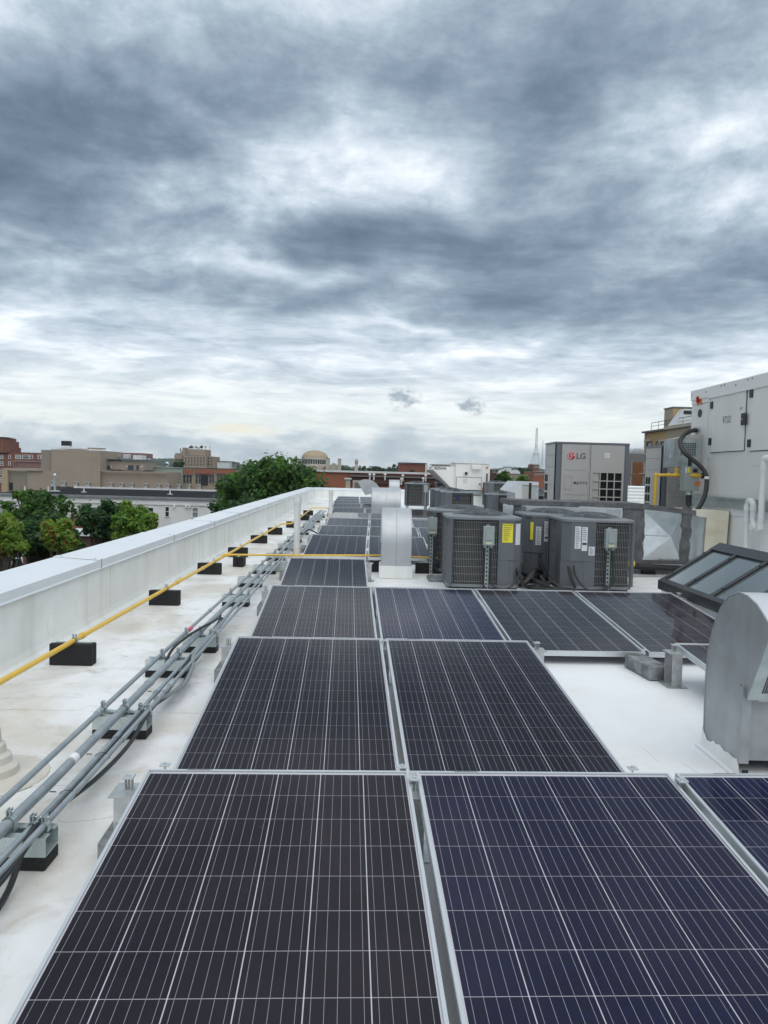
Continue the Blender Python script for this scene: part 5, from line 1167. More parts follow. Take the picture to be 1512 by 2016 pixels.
def window(root, px0, py0, px1, py1, Y, fm='white', gm='winglass', bars=1, proud=.06):
    a, b = bp(px0, py0, Y), bp(px1, py1, Y); x0, x1, z0, z1 = min(a[0], b[0]), max(a[0], b[0]), min(a[1], b[1]), max(a[1], b[1]); e = min(.09, (x1-x0)*.12)
    m = MB(); m.box(x0, x0+e, Y-proud, Y, z0, z1); m.box(x1-e, x1, Y-proud, Y, z0, z1); m.box(x0+e, x1-e, Y-proud, Y, z1-e, z1); m.box(x0-.05, x1+.05, Y-proud-.05, Y, z0-e, z0)
    if bars: m.box(x0+e, x1-e, Y-proud, Y, (z0+z1)/2-e*.4, (z0+z1)/2+e*.4)
    f = wb(m, 'window', fm, root); p = MB().box(x0+e, x1-e, Y-.03, Y-.002, z0, z1-e).build('pane', gm); p.parent = f
    return f
# --- white brick row with black roof
WY = 95.0
wbld, wx0, wx1, wz = bld('brick_building', 'long white painted brick building with a black flat roof', 'building', -60, 447, 979, WY, 42, 'whitebrick')
wb(MB().box(wx0+.4, wx1-.4, WY+.5, WY+41.5, wz, wz+.06), 'roof', 'tar', wbld)
wb(MB().box(wx0-.1, wx1+.1, WY-.25, WY+.45, wz-.05, wz+.22), 'gutter', 'roofgrey', wbld); wb(MB().box(wx0, wx1, WY-.12, WY-.001, wz-.75, wz-.55), 'string_course', 'whitebrick', wbld)
wb(MB().box(wx0, wx1, WY+33, WY+34.2, wz+.07, wz+.30), 'white_roof_edge', 'roofwhite', wbld)
for i, (a, b, c, d, g) in enumerate(((139, 999, 152, 1020, 'winglass2'), (175, 998, 189, 1018, 'winglass2'), (258, 998, 270, 1016, 'winglass'), (290, 998, 303, 1018, 'winglass'), (325, 997, 333.5, 1017, 'winglass'), (378, 998, 391, 1018, 'winglass2'), (60, 1000, 73, 1020, 'winglass'))): window(wbld, a, b, c, d, WY, 'white', g)
for px, py in ((344, 997), (367, 997), (374, 997)): pbox(wbld, 'wall_light', 'white', px-1.5, py-2.5, px+1.5, py+2.5, WY, -.3, -.001)
for i, (px, py, h_) in enumerate(((49, 972, 5), (95, 968, 6), (165, 968, 5), (335, 968, 6))):
    p = ony(px, py, WY+14); wb(MB().cyl((p.x, p.y, wz+.06), (p.x, p.y, wz+.75), .09, 8).cyl((p.x, p.y, wz+.065), (p.x, p.y, wz+.15), .4, 8), 'vent_stub', 'roofwhite', wbld)
ch = thing('metal_chimney', 'slim galvanised chimney with a cap on the black roof', 'chimney', (ony(108, 968, WY+15).x, WY+15, wz+.06))
MB().cyl((0, 0, 0), (0, 0, 2.1), .17, 12).build('flue', 'galv', ch, True); MB().cyl((0, 0, 2.1), (0, 0, 2.18), .30, 12).cyl((0, 0, 2.3), (0, 0, 2.55), .24, 12, .1).cyl((0, 0, 2.18), (0, 0, 2.3), .12, 12).build('cap', 'galvlite', ch, True); MB().cyl((0, 0, 0.001), (0, 0, .12), .7, 12).build('flashing', 'roofwhite', ch, True)
UW = ['first', 'second', 'third', 'fourth', 'fifth', 'sixth', 'seventh', 'eighth', 'ninth', 'tenth', 'eleventh', 'twelfth', 'thirteenth']
for i, px in enumerate((103, 125, 149, 173, 218, 239, 259, 287, 312, 330, 352, 372, 392)):
    p = ony(px, 950, WY+37); t = thing('rooftop_condenser', f'small grey air conditioner on the black roof, {UW[i]} from the left', 'air conditioner', (p.x, WY+37, wz+.06), 0, 'small units on the black roof')
    t.scale = (.62, .7, .66); MB().cbox(-.42, .42, -.2, .2, .15, 1.5, .03).build('cabinet', 'lgbody', t); MB().cyl((-.1, -.201, 1.1), (-.1, -.22, 1.1), .27, 14).build('fan_grille', 'greyclad', t); MB().box(-.4, -.3, -.25, .25, 0, .15).box(.3, .4, -.25, .25, 0, .15).build('rails', 'galv', t); MB().tube(smoothpath([(.42, 0, .9), (.8, 0, 1.1), (.85, 0, .5), (1.1, 0, .1), (1.9, 0, .05)], 4), .08, 6).build('refrigerant_line', 'black', t)
# --- beige stucco building behind it
BY = 140.0
bb, x0, x1, zt = bld('stucco_building', 'beige stucco building with a tall blank block and terrace', 'building', 3, 330, 926, BY, 18, 'beige', 'roofgrey')
def blk2(name, mname, px0, py0, px1, py1, Y, d, root=bb): a, b = bp(px0, py0, Y), bp(px1, py1, Y); return wb(MB().box(a[0], b[0], Y, Y+d, min(b[1], a[1]), max(a[1], b[1])), name, mname, root)
blk2('tower_block', 'beige', 101, 884.5, 197, 960, BY-.8, 12); blk2('tower_shaded_side', 'beigedark', 81, 885.5, 101, 960, BY-.4, 12)  # left side of the block: its shade is put into the stucco colour
blk2('corner_pier', 'beigelite', 3, 925, 15, 975, BY-1.0, 3); blk2('recess_wall', 'beigedark', 15, 926, 54, 975, BY-.3, 2); blk2('low_wall', 'beige', 54, 926.5, 101, 975, BY-.6, 2)
blk2('door', 'door', 15.5, 950, 25, 965, BY-.4, .08); blk2('parapet_cap', 'roofwhite', 3, 924, 82, 926, BY-1.1, .5)
blk2('roof_curb', 'roofwhite', 111, 881, 152, 884.4, BY+2, 6); blk2('parapet_step', 'beigelite', 172, 881, 197, 884.4, BY-.7, 3)
blk2('penthouse', 'beige', 197, 906, 282, 926, BY+3, 10); blk2('penthouse_roof', 'roofgrey', 196, 902.5, 284, 906, BY+2.4, 11)
blk2('rear_block', 'mauve', 197, 890, 284, 902, BY+14, 6); blk2('white_roof_box', 'roofwhite', 262, 896, 279, 905, BY+8, 3)
blk2('terrace_parapet', 'beige', 197, 926, 330, 931, BY-.9, .5)
for a, b, c, d in ((202.5, 915, 217, 926), (251, 915, 264, 926), (268, 915, 274, 926)): window(bb, a, b, c, d, BY+3, 'beigedark', 'winglass', 0)
for a in (200, 220, 250.5, 280): pbox(bb, 'wall_lamp', 'white', a-.8, 917, a+.8, 920, BY+3, -.25, -.001)
rb = thing('rooftop_unit', 'black box on a white base on top of the tall beige block', 'rooftop unit', (ony(131, 881, BY+4).x, BY+4, ony(131, 881, BY+4).z))
MB().box(-.75, .75, -.6, .6, .3, 1.15).build('cabinet', 'black', rb); MB().box(-.8, .8, -.65, .65, 0, .299).build('base', 'roofwhite', rb); MB().box(-.80, .80, -.65, .65, 1.151, 1.2).build('lid', 'greyclad', rb)
for i, (a, b, c, d) in enumerate(((199, 892, 207, 900), (209, 892, 222, 900), (225, 894, 236, 901), (244, 894, 256, 903))):
    p, q_ = ony(a, b, BY+9), ony(c, d, BY+9); t = thing('rooftop_unit', f'{UW[i]} dark mechanical unit from the left on the beige penthouse roof', 'rooftop unit', ((p.x+q_.x)/2, BY+9, q_.z), 0, 'units on the beige penthouse'); w2 = (q_.x-p.x)/2
    MB().box(-w2, w2, -.5, .5, .12, p.z-q_.z).build('cabinet', ('black', 'black', 'lgbody', 'hoodtop')[i], t); MB().box(-w2-.03, w2+.03, -.53, .53, 0, .119).build('base', 'galv', t)
# --- brick apartment block at the far left with stepped tower
AY = 175.0
ab, *_ = bld('apartment_building', 'red brick apartment block with stepped tower at the far left', 'building', -70, 83, 890, AY, 15, 'brick', 'tar')
for a, b, c in ((-30, 17.5, 879), (-30, 13.5, 867), (-20, 8, 861)): blk2('tower_step', 'brick', a, c, b, 891, AY-.3-(20-b)*.03, 6, ab)
blk2('tower_cap', 'roofgrey', -20, 859.5, 8.6, 861, AY-1, 5, ab)
for row, (y0_, y1_) in enumerate(((895.5, 903), (908.5, 916), (925, 934), (940, 949))):
    for a, b in ((0, 6.5), (16.5, 21.5), (30.5, 41.5), (44, 58), (59.5, 65), (74.5, 81)):
        if row > 1 and a > 5: continue
        if row == 1 and a > 22: continue
        window(ab, a, y0_, b, y1_, AY, 'white', 'winglass2' if (a*7+row) % 3 < 1 else 'winglass', 1)
tk = thing('roof_tank', 'white tank with a dark opening on the brick apartment roof', 'tank', (ony(26, 889, AY+4).x, AY+4, ony(26, 889, AY+4).z))
MB().cyl((-.55, 0, .75), (.45, 0, .75), .62, 18).cyl((-.9, 0, .75), (-.55, 0, .75), .35, 18, .62).build('drum', 'roofwhite', tk, True); MB().box(.451, .50, -.35, .35, .4, 1.15).build('opening', 'black', tk); MB().box(-.4, -.3, -.4, .4, 0, .3).box(.2, .3, -.4, .4, 0, .3).build('saddles', 'galv', tk)
mv, *_ = bld('stucco_building', 'low mauve stucco building with a pink coping below the brick apartments', 'building', 34, 82, 909, BY+20, 10, 'mauve', 'roofgrey'); blk2('coping', 'roofwhite', 25, 907, 82, 909, BY+19.7, .5, mv); blk2('side_wing', 'mauve', 25, 909, 34.5, 930, BY+20.5, 8, mv)
# --- green and brick buildings
gb, *_ = bld('stucco_building', 'pale sage green stucco building beside the brick school', 'building', 284, 359.5, 921, 150, 14, 'sage', 'roofgrey'); blk2('cornice', 'roofwhite', 284, 918.5, 359.5, 921, 149.7, .5, gb); blk2('brick_inset', 'brick', 287, 916, 298, 918.4, 155, 2, gb); blk2('dark_vent', 'black', 301, 915.5, 306, 919, 154, .5, gb)
t = thing('roof_cowl', 'grey roof cowl with a dark mouth on the sage building', 'roof vent', (ony(329, 918, 152).x, 152, ony(329, 919, 152).z)); MB().cyl((0, 0, 0), (0, 0, .4), .3, 12).build('neck', 'galv', t, True); MB().lathe([(.42, 0), (.42, .25), (.3, .55), (.001, .62)], (0, 0, .4), 14).build('hood', 'galvlite', t, True); MB().box(-.3, .3, -.43, -.40, .42, .62).build('mouth', 'black', t)
sb, *_ = bld('school_building', 'brick building with tan piers and a band of windows left of the big tree', 'building', 359.5, 475, 922, 150.5, 16, 'tan', 'roofgrey')
blk2('cornice', 'stone', 359, 918.5, 475, 922, 150.1, .6, sb)
for a, b in ((359.8, 378), (383, 420.5), (425, 461)): blk2('brick_panel', 'brick2', a, 924, b, 933, 150.2, .35, sb); blk2('sill_band', 'stone', a, 933, b, 934.2, 150.15, .4, sb)
for k, a in enumerate((361, 367, 373, 385, 391, 412, 417, 427, 433, 440, 447, 454)): window(sb, a, 935, a+4.6, 950, 150.5, 'roofgrey', 'winglass', 1)
blk2('awning_door', 'door', 396, 936, 409, 955, 150.3, .25, sb); blk2('door_lintel', 'brick', 395.5, 931.5, 410, 934, 150.05, .4, sb)
# --- tan tower with roof clutter
tt_, *_ = bld('tower_block', 'tan apartment tower crowned with cluttered antennas', 'building', 361, 406, 897, 330, 20, 'tan', 'roofgrey'); blk2('left_wing', 'tan', 343, 895, 361.5, 920, 332, 16, tt_); blk2('right_wing', 'tan', 406, 898.5, 420, 920, 333, 14, tt_)
blk2('penthouse', 'tan', 366, 884, 404, 897, 334, 12, tt_); blk2('chimney', 'tan', 359, 881, 364, 898, 331, 4, tt_); blk2('plant_room', 'roofgrey', 345, 892, 359, 895.5, 333, 8, tt_); blk2('balcony', 'tan', 344, 899, 360, 904, 331.2, .7, tt_)
for r_, y_ in enumerate((900, 906, 912)):
    for a in (364, 370, 376, 382, 388, 394, 400, 409, 415): window(tt_, a, y_, a+3, y_+4, 330 if a < 406 else 333, 'tan', 'winglass', 0)
for i in range(16):
    px = random.uniform(347, 404); pt_ = 884 if px > 366 else 892; pz = ony(px, pt_, 334); hh_ = random.uniform(.5, 2.2)
    m = MB().cyl((pz.x, 336, pz.z-.3), (pz.x, 336, pz.z+hh_), .09, 5)
    if i % 2: m.box(pz.x-.6, pz.x+.6, 335.7, 336.2, pz.z+hh_*.3, pz.z+hh_*.7)
    else: m.box(pz.x-.25, pz.x+.25, 335.8, 336.1, pz.z+hh_*.5, pz.z+hh_+.2)
    wb(m, 'antenna', 'greyclad', tt_)
pm = ony(411, 898, 334); wb(MB().cyl((pm.x, 336, pm.z-1), (pm.x, 336, pm.z+4.6), .10, 5), 'mast', 'greyclad', tt_)
# --- little roofs beyond
for i, (a, b, c, Y, mn, lab) in enumerate(((428, 452, 909, 260, 'roofwhite', 'low pale roofed shed right of the tan tower'), (452, 462, 911, 265, 'roofgrey', 'small grey gabled house by the big tree crown'), (513, 552, 905, 210, 'stone', 'pale grey block with a reddish panel behind the big tree'), (571, 590, 904, 300, 'stone', 'small stone attic left of the dome'))):
    o_, *_ = bld('house' if i < 2 else 'block_building', lab, 'building', a, b, c, Y, 10, mn, 'roofgrey')
    blk2('cornice', 'greyclad', a-.5, c-1.6, b+.5, c, Y-.3, 10.6, o_)
    if i == 2: blk2('red_panel', 'brick2', 517, 909, 522, 916, Y-.2, .15, o_)
# --- domed church
CYD = 260.0
ch = thing('domed_church', 'stone church with a broad tan dome and arcaded drum', 'church', (ony(619, 940, CYD+9).x, CYD+9, GZ)); cxd = ch.location.x
rd = (ony(645, 905, CYD+9).x-ony(593.5, 905, CYD+9).x)/2; zdb = ony(619, 902, CYD+9).z; zdt = ony(619, 887, CYD+9).z; zdr = ony(619, 914, CYD+9).z
ln = [(rd*math.cos(a), zdb+(zdt-zdb)*math.sin(a)-GZ) for a in [k*PI/2/12 for k in range(13)]]
MB().lathe(ln, n=40).build('dome', 'domemat', ch, True)
m = MB()
for k in range(20): a = 2*PI*k/20; m.tube([(r*1.004*math.cos(a), r*1.004*math.sin(a), z+.03) for r, z in ln[:-1]], .07, 4, False)
m.build('dome_ribs', 'domemat', ch)
MB().lathe([(rd*1.03, zdb-GZ-.5), (rd*1.03, zdb-GZ), (rd*.98, zdb-GZ+.15)], n=40).build('cornice', 'stone', ch); MB().lathe([(rd*.97, zdr-GZ-.4), (rd*.97, zdb-GZ-.45)], n=40).build('drum', 'stone', ch); MB().lathe([(rd*1.05, zdr-GZ-.5), (rd*1.05, zdr-GZ-.1), (rd*.97, zdr-GZ)], n=40).build('ledge', 'stone', ch)
for k in range(17):
    a = PI+.08+(PI-.16)*k/16; hh_ = (zdb-zdr)
    m = MB(); pr = [(-.27, 0), (.27, 0), (.27, hh_*.55)]+[(.27*math.cos(q*PI/6), hh_*.55+.27*math.sin(q*PI/6)) for q in range(1, 6)]+[(-.27, hh_*.55)]
    m.prism(pr, -.03, .06, 'y'); o = m.build('arched_window', 'winglass', ch); o.location = ((rd*.985)*math.cos(a), (rd*.985)*math.sin(a), zdr-GZ+.1); o.rotation_euler = (0, 0, a+PI/2)
wb(MB().box(ony(604, 914, CYD).x, ony(646, 914, CYD).x, CYD, CYD+18, GZ, zdr-.5), 'body', 'stone', ch)
for a, b, t_ in ((641.5, 648.5, 903), (665, 671, 904)): blk2('tower', 'stone', a, t_, b, 940, CYD-4, 1.2, ch); blk2('tower_cap', 'copper', a-.3, t_-1.2, b+.3, t_, CYD-4.1, 1.4, ch)
a, b, c = ony(648.5, 917, CYD-3), ony(666, 917, CYD-3), ony(656, 911, CYD-3)
wb(MB().prism([(a.x, GZ), (b.x, GZ), (b.x, b.z), (c.x, c.z), (a.x, a.z)], CYD-3, CYD+8, 'y'), 'gabled_nave', 'stone', ch); wb(MB().prism([(ony(630, 929, CYD-3).x, ony(630, 929, CYD-3).z), (ony(641, 929, CYD-3).x, ony(641, 929, CYD-3).z), (ony(641, 917, CYD-3).x, ony(641, 917, CYD-3).z)], CYD-3.5, CYD-1, 'y'), 'red_side_roof', 'brick2', ch)
# --- long brick terrace across the middle distance
TY = 62.0
tb, tx0, tx1, tz = bld('brick_building', 'long orange brick building crossing behind the far parapet', 'building', 596, 870, 931.5, TY, 20, 'brick2', 'roofgrey')
wb(MB().box(tx0-.1, tx1+.1, TY-.15, TY+.35, tz+.001, tz+.16), 'coping', 'roofwhite', tb); blk2('dark_facade', 'brick3', 690, 932.5, 872, 956, TY-.25, .24, tb); blk2('roof_edge', 'greyclad', 690, 938, 868, 940, TY-.40, .14, tb)
for i, (px, py) in enumerate(((728, 938), (736, 938), (758, 938), (793, 940), (838, 940), (790, 947), (833, 946))): p = ony(px, py, TY-1.5); wb(MB().lathe([(.001, .26), (.09, .22), (.12, .12), (.06, .1), (.06, -.3)], (p.x, p.y, p.z), 10), 'vent_cap', 'roofwhite', tb, True)
ph, *_ = bld('brick_penthouse', 'square brick stair penthouse with a dark door and metal roof edge', 'building', 787, 841, 912, TY+4, 5, 'brick', 'tar', zb=tz); blk2('roof_edge', 'greyclad', 786, 910.3, 841.5, 912, TY+3.8, 5.4, ph); blk2('fascia', 'roofwhite', 787, 912.2, 841, 914, TY+3.9, .09, ph); blk2('door', 'door', 807, 925, 815, 943, TY+3.9, .09, ph); blk2('downpipe', 'roofwhite', 837.5, 914, 839.5, 942, TY+3.85, .1, ph)
t = thing('stone_chimney', 'pale slotted stone chimney standing above the brick building', 'chimney', (ony(701, 943, TY+1).x, TY+1, tz)); MB().cbox(-.14, .14, -.14, .14, 0, 1.0, .01).build('stack', 'stone', t); MB().prism([(-.14, 1.0), (.14, 1.0), (.08, 1.12), (-.08, 1.12)], -.13, .13, 'y').build('cap', 'stone', t); MB().box(-.09, -.04, -.146, -.141, .72, .95).box(.04, .09, -.146, -.141, .72, .95).build('slots', 'black', t)
t = thing('stone_chimney', 'short white capped chimney pot at the end of the far parapet', 'chimney', (ony(685, 955, 44).x, 44, -1.2)); zc = ony(685, 941, 44).z+1.2; MB().box(-.13, .13, -.13, .13, 0, zc-.08).build('stack', 'stone', t); MB().box(-.2, .2, -.2, .2, zc-.079, zc).build('cap', 'roofwhite', t); MB().box(-.25, .25, .3, 1.5, -8, .0).build('shaft', 'brick3', t)
t = thing('mechanical_screen', 'grey louvred mechanical screen left of the quarter fan hood', 'screen', (ony(705, 950, 46).x, 46, -.9)); a = ony(691, 946, 46); b = ony(712, 958, 46); w2 = (b.x-a.x)/2; MB().box(-w2, w2, 0, 1, 0, a.z+.9).build('frame', 'stone', t); MB().box(-w2+.12, w2, -.02, -.001, .1, a.z+.8).build('louvre', 'greyclad', t); MB().box(-w2, w2, .0, 1, -8, -.001).build('support', 'brick3', t)
# --- houses on the right, far
for i, (a, b, c, Y, mn, lab) in enumerate(((968, 978, 924, 150, 'brick3', 'narrow dark brick house right of the far rooftop unit'), (980, 1000, 931, 190, 'stone', 'row house with a curved white gable above the trees, left one'), (1004, 1024, 932, 185, 'tan', 'row house with a curved white gable above the trees, right one'), (1024, 1052, 935, 170, 'tangrey', 'tan row house with dark windows left of the heat pump'), (1050, 1072, 928, 165, 'brick2', 'orange brick row house just left of the heat pump'), (1050, 1062, 914, 300, 'brick', 'square brick house high on the far hillside'))):
    o_, x0, x1, zt = bld('row_house', lab, 'house', a, b, c, Y, 10, mn, 'roofgrey', group='houses on the right slope')
    if i in (1, 2):
        xm = (x0+x1)/2; m = MB(); m.prism([(x0-.2, zt), (x1+.2, zt)]+[(xm+(x1-x0)*.5*math.cos(q*PI/8), zt+.9*math.sin(q*PI/8)) for q in range(0, 9)], Y-.1, Y+.4, 'y'); wb(m, 'curved_gable', 'roofwhite', o_)
    for k in range(3): q0 = lerp(a, b, .15+.28*k); window(o_, q0, c+3, q0+(b-a)*.15, c+7, Y, 'white', 'winglass', 0)
    pbox(o_, 'cornice', 'roofwhite', a, c, b, c+1, Y, -.25, -.001)
p = ony(961+7, 940, 60)
for i, (Y, px, top, hw, lab) in enumerate(((1100, 1054.5, 843, 9, 'tall tapering lattice radio tower on the horizon'), (1300, 1067.5, 866, 2.0, 'thin guyed radio mast right of the lattice tower'))):
    b_ = ony(px, 914, Y); t_ = ony(px, top, Y); h_ = t_.z-b_.z; R_ = hw
    t = thing('radio_tower', lab, 'radio tower', (b_.x, Y, b_.z-6))
    m = MB(); prof = [(0, R_), (h_*.22, R_*.62), (h_*.45, R_*.30), (h_*.60, R_*.14), (h_+6, R_*.10)]
    def leg(sx, sy): return [(sx*r, sy*r, z) for z, r in prof]
    for sx in (-1, 1):
        for sy in (-1, 1): m.tube(leg(sx, sy), .20 if i == 0 else .16, 4)
    m.build('legs', 'steel', t); m = MB()
    def rad(z):
        for (z0, r0), (z1, r1) in zip(prof[:-1], prof[1:]):
            if z <= z1: return lerp(r0, r1, (z-z0)/(z1-z0))
        return prof[-1][1]
    nb = 16
    for k in range(nb):
        z0, z1 = (h_+6)*k/nb, (h_+6)*(k+1)/nb; r0, r1 = rad(z0), rad(z1)
        for s_ in (-1, 1): m.cyl((-r0, s_*r0, z0), (r1, s_*r1, z1), .09, 4); m.cyl((r0, s_*r0, z0), (-r1, s_*r1, z1), .09, 4); m.cyl((-r1, s_*r1, z1), (r1, s_*r1, z1), .09, 4)
    m.build('lattice', 'steel', t)
    m = MB()
    for z_ in (h_*.40, h_*.62): r_ = rad(z_); m.box(-r_*1.1, r_*1.1, -r_*1.1, r_*1.1, z_-.3, z_+.3)
    m.build('platforms', 'steel', t)
# --- apartment building on the right behind the heat pumps
RY2 = 58.0
AX = 20.6
def xb(name, mname, px0, py0, px1, py1, X, xo0, xo1, root):
    a, b = onx(px0, py0, X), onx(px1, py1, X); return wb(MB().box(X+xo0, X+xo1, min(a.y, b.y), max(a.y, b.y), min(a.z, b.z), max(a.z, b.z)), name, mname, root)
def xwin(root, px0, py0, px1, py1, X, fm, gm, bars=1):
    a, b = onx(px0, py0, X), onx(px1, py1, X); ya, yb, za, zb_ = min(a.y, b.y), max(a.y, b.y), min(a.z, b.z), max(a.z, b.z); e = .09
    m = MB(); m.box(X-.08, X, ya, ya+e, za, zb_); m.box(X-.08, X, yb-e, yb, za, zb_); m.box(X-.08, X, ya+e, yb-e, zb_-e, zb_); m.box(X-.13, X, ya-.05, yb+.05, za-e, za)
    if bars: m.box(X-.08, X, (ya+yb)/2-.03, (ya+yb)/2+.03, za, zb_-e)
    f = wb(m, 'window', fm, root); p = MB().box(X-.04, X-.002, ya+e, yb-e, za, zb_-e).build('pane', gm); p.parent = f
ap = thing('apartment_building', 'tan apartment building with rooftop penthouse behind the big rooftop unit', 'building', (AX, 57, GZ))
zr = onx(1270, 853, AX).z; ym = onx(1316, 860, AX).y; yf = onx(1270, 860, AX).y
wb(MB().box(AX, AX+16, ym, yf, GZ, zr), 'left_wing', 'tanlite', ap); wb(MB().box(AX-.15, AX+16, 34, ym-.001, GZ, zr), 'wall', 'tangrey', ap)
wb(MB().box(AX-.25, AX+16, ym, yf+.1, zr+.001, zr+.12), 'roof_edge', 'greyclad', ap); wb(MB().box(AX-.35, AX+16, 34, ym-.002, zr+.001, zr+.22), 'cornice', 'stone', ap); wb(MB().box(AX-.05, AX, yf-.35, yf, GZ, zr), 'corner_strip', 'tangrey', ap)
wb(MB().box(AX-.20, AX-.151, 34, ym-.001, zr-1.25, zr-1.15), 'string_course', 'stone', ap)
for a, b, c, d in ((1275.5, 871, 1283, 905), (1292, 868, 1295.5, 876), (1303, 869, 1313, 885)): xwin(ap, a, b, c, d, AX, 'roofgrey', 'winglass', 0)
for a, b, c, d in ((1323, 865, 1336, 885), (1345, 863, 1359, 884)): xwin(ap, a, b, c, d, AX-.15, 'mauve', 'winglass2', 1); xb('inner_sash', 'winglass', a+6, b+3, c-2.5, d, AX-.15, -.05, -.041, ap)
for a, b in ((1273, 1284), (1301.5, 1314.5)): xb('lintel', 'stone', a, 866, b, 868.5, AX, -.2, -.001, ap)
for y_ in (894, 920, 946): xb('bracket', 'roofwhite', 1270.5, y_, 1274.5, y_+1.5, AX, -.35, -.051, ap)
p0, p1 = ony(1326, 803, 54), ony(1326, 850, 54)
wb(MB().box(p0.x, p0.x+9, 54, 55.6, zr+.13, p0.z), 'penthouse', 'tanlite', ap); wb(MB().box(p0.x-.03, p0.x-.001, 54.02, 55.58, zr+.13, p0.z), 'penthouse_shaded_side', 'tangrey', ap); wb(MB().box(p0.x-.06, p0.x+9, 53.95, 55.7, p0.z+.001, p0.z+.09), 'penthouse_cap', 'greyclad', ap)  # side sheet paints the penthouse's shaded face in a greyer colour
wb(MB().box(p0.x+1.05, p0.x+3, 51.5, 53.9, p0.z-.75, p0.z-.6), 'canopy', 'greyclad', ap)
m = MB(); ra = zr+.75
for k in range(9): y_ = lerp(yf-.4, 46, k/8); m.cyl((AX+.3, y_, zr+.1), (AX+.3, y_, ra), .02, 5)
m.cyl((AX+.3, yf-.4, ra), (AX+.3, 46, ra), .025, 5).cyl((AX+.3, yf-.4, ra-.25), (AX+.3, 46, ra-.25), .018, 5); wb(m, 'roof_railing', 'greyclad', ap)
eh = ony(1343, 843, 52.5); t = thing('exhaust_hood', 'pale slanted exhaust hood with a dark slot on the apartment roof', 'roof vent', (eh.x, 52.5, zr+.13)); MB().prism([(-.75, 0), (.9, 0), (.9, 1.25), (.1, 1.27), (-.35, .6)], 0, .9, 'y').build('hood', 'hoodtop', t); MB().box(0.05, .6, -.02, -.001, .9, 1.15).build('slot', 'black', t)
bh, *_ = bld('timber_house', 'grey house with timber clad bays between the heat pumps', 'house', 1238, 1271, 894, 48, 8, 'greyclad', 'roofgrey')
for a, b in ((1247.5, 1258), (1260, 1264)): blk2('timber_panel', 'wood', a, 910, b, 955, 47.9, .09, bh)
for a, b, c, d in ((1243, 910, 1247, 933), (1259, 912, 1268, 932), (1241, 936, 1246, 955), (1262, 937, 1267, 955)): window(bh, a, b, c, d, 48, 'stone', 'winglass2', 1)
t = thing('skylight_box', 'pale roof hatch on top of the timber house', 'roof hatch', (ony(1256, 893, 50).x, 50, ony(1256, 893.5, 50).z)); MB().box(-.42, .42, 0, .8, .0, .18).build('frame', 'galv', t); MB().prism([(-.4, .181), (.4, .181), (.3, .34), (-.3, .34)], 0.02, .78, 'y').build('lid', 'hoodtop', t)
# --- brick house and chimney at the lower left
hb = thing('brick_house', 'dark red brick house wall with a pale framed window at the lower left', 'house', (-13.0, 30, GZ)); a = ony(-160, 1018, 30); b = ony(53, 1024, 30)
wb(MB().box(a.x, b.x, 30, 33.2, GZ, (a.z+b.z)/2), 'wall', 'brick', hb); wb(MB().box(a.x-.2, b.x+.2, 29.7, 33.5, (a.z+b.z)/2+.001, (a.z+b.z)/2+.25), 'flat_roof', 'greyclad', hb)
window(hb, 25, 1079, 46, 1118, 30, 'white', 'winglass', 1, .08); blk2('step_wall', 'brick', 53, 1060, 80, 1160, 31, 3, hb)
hc = thing('brick_chimney', 'short red brick chimney stack before the white building', 'chimney', (ony(150, 1030, 50).x, 50, ony(150, 1058, 50).z)); a, b = ony(139, 1010, 50), ony(163, 1035, 50)
wb(MB().box(a.x, b.x, 50, 51, ony(150, 1058, 50).z, a.z-.15), 'stack', 'brick', hc); wb(MB().box(a.x-.12, b.x+.12, 49.88, 51.1, a.z-.149, a.z), 'cap', 'stone', hc); wb(MB().box(ony(157, 1022, 49.9).x, ony(160, 1022, 49.9).x, 49.9, 49.99, ony(157, 1035, 49.9).z, ony(157, 1022, 49.9).z), 'flue_opening', 'black', hc)
hd2 = thing('brick_house', 'dark low roof and brick wall deep between the left trees', 'house', (ony(160, 1100, 52).x, 49, GZ)); a, b = ony(128, 1054, 48), ony(178, 1054, 48); wb(MB().box(a.x, b.x, 48, 52, GZ, a.z), 'wall', 'brick3', hd2); wb(MB().box(a.x-.3, b.x+.3, 47.8, 52.2, a.z+.001, a.z+.3), 'roof', 'roofwhite', hd2)

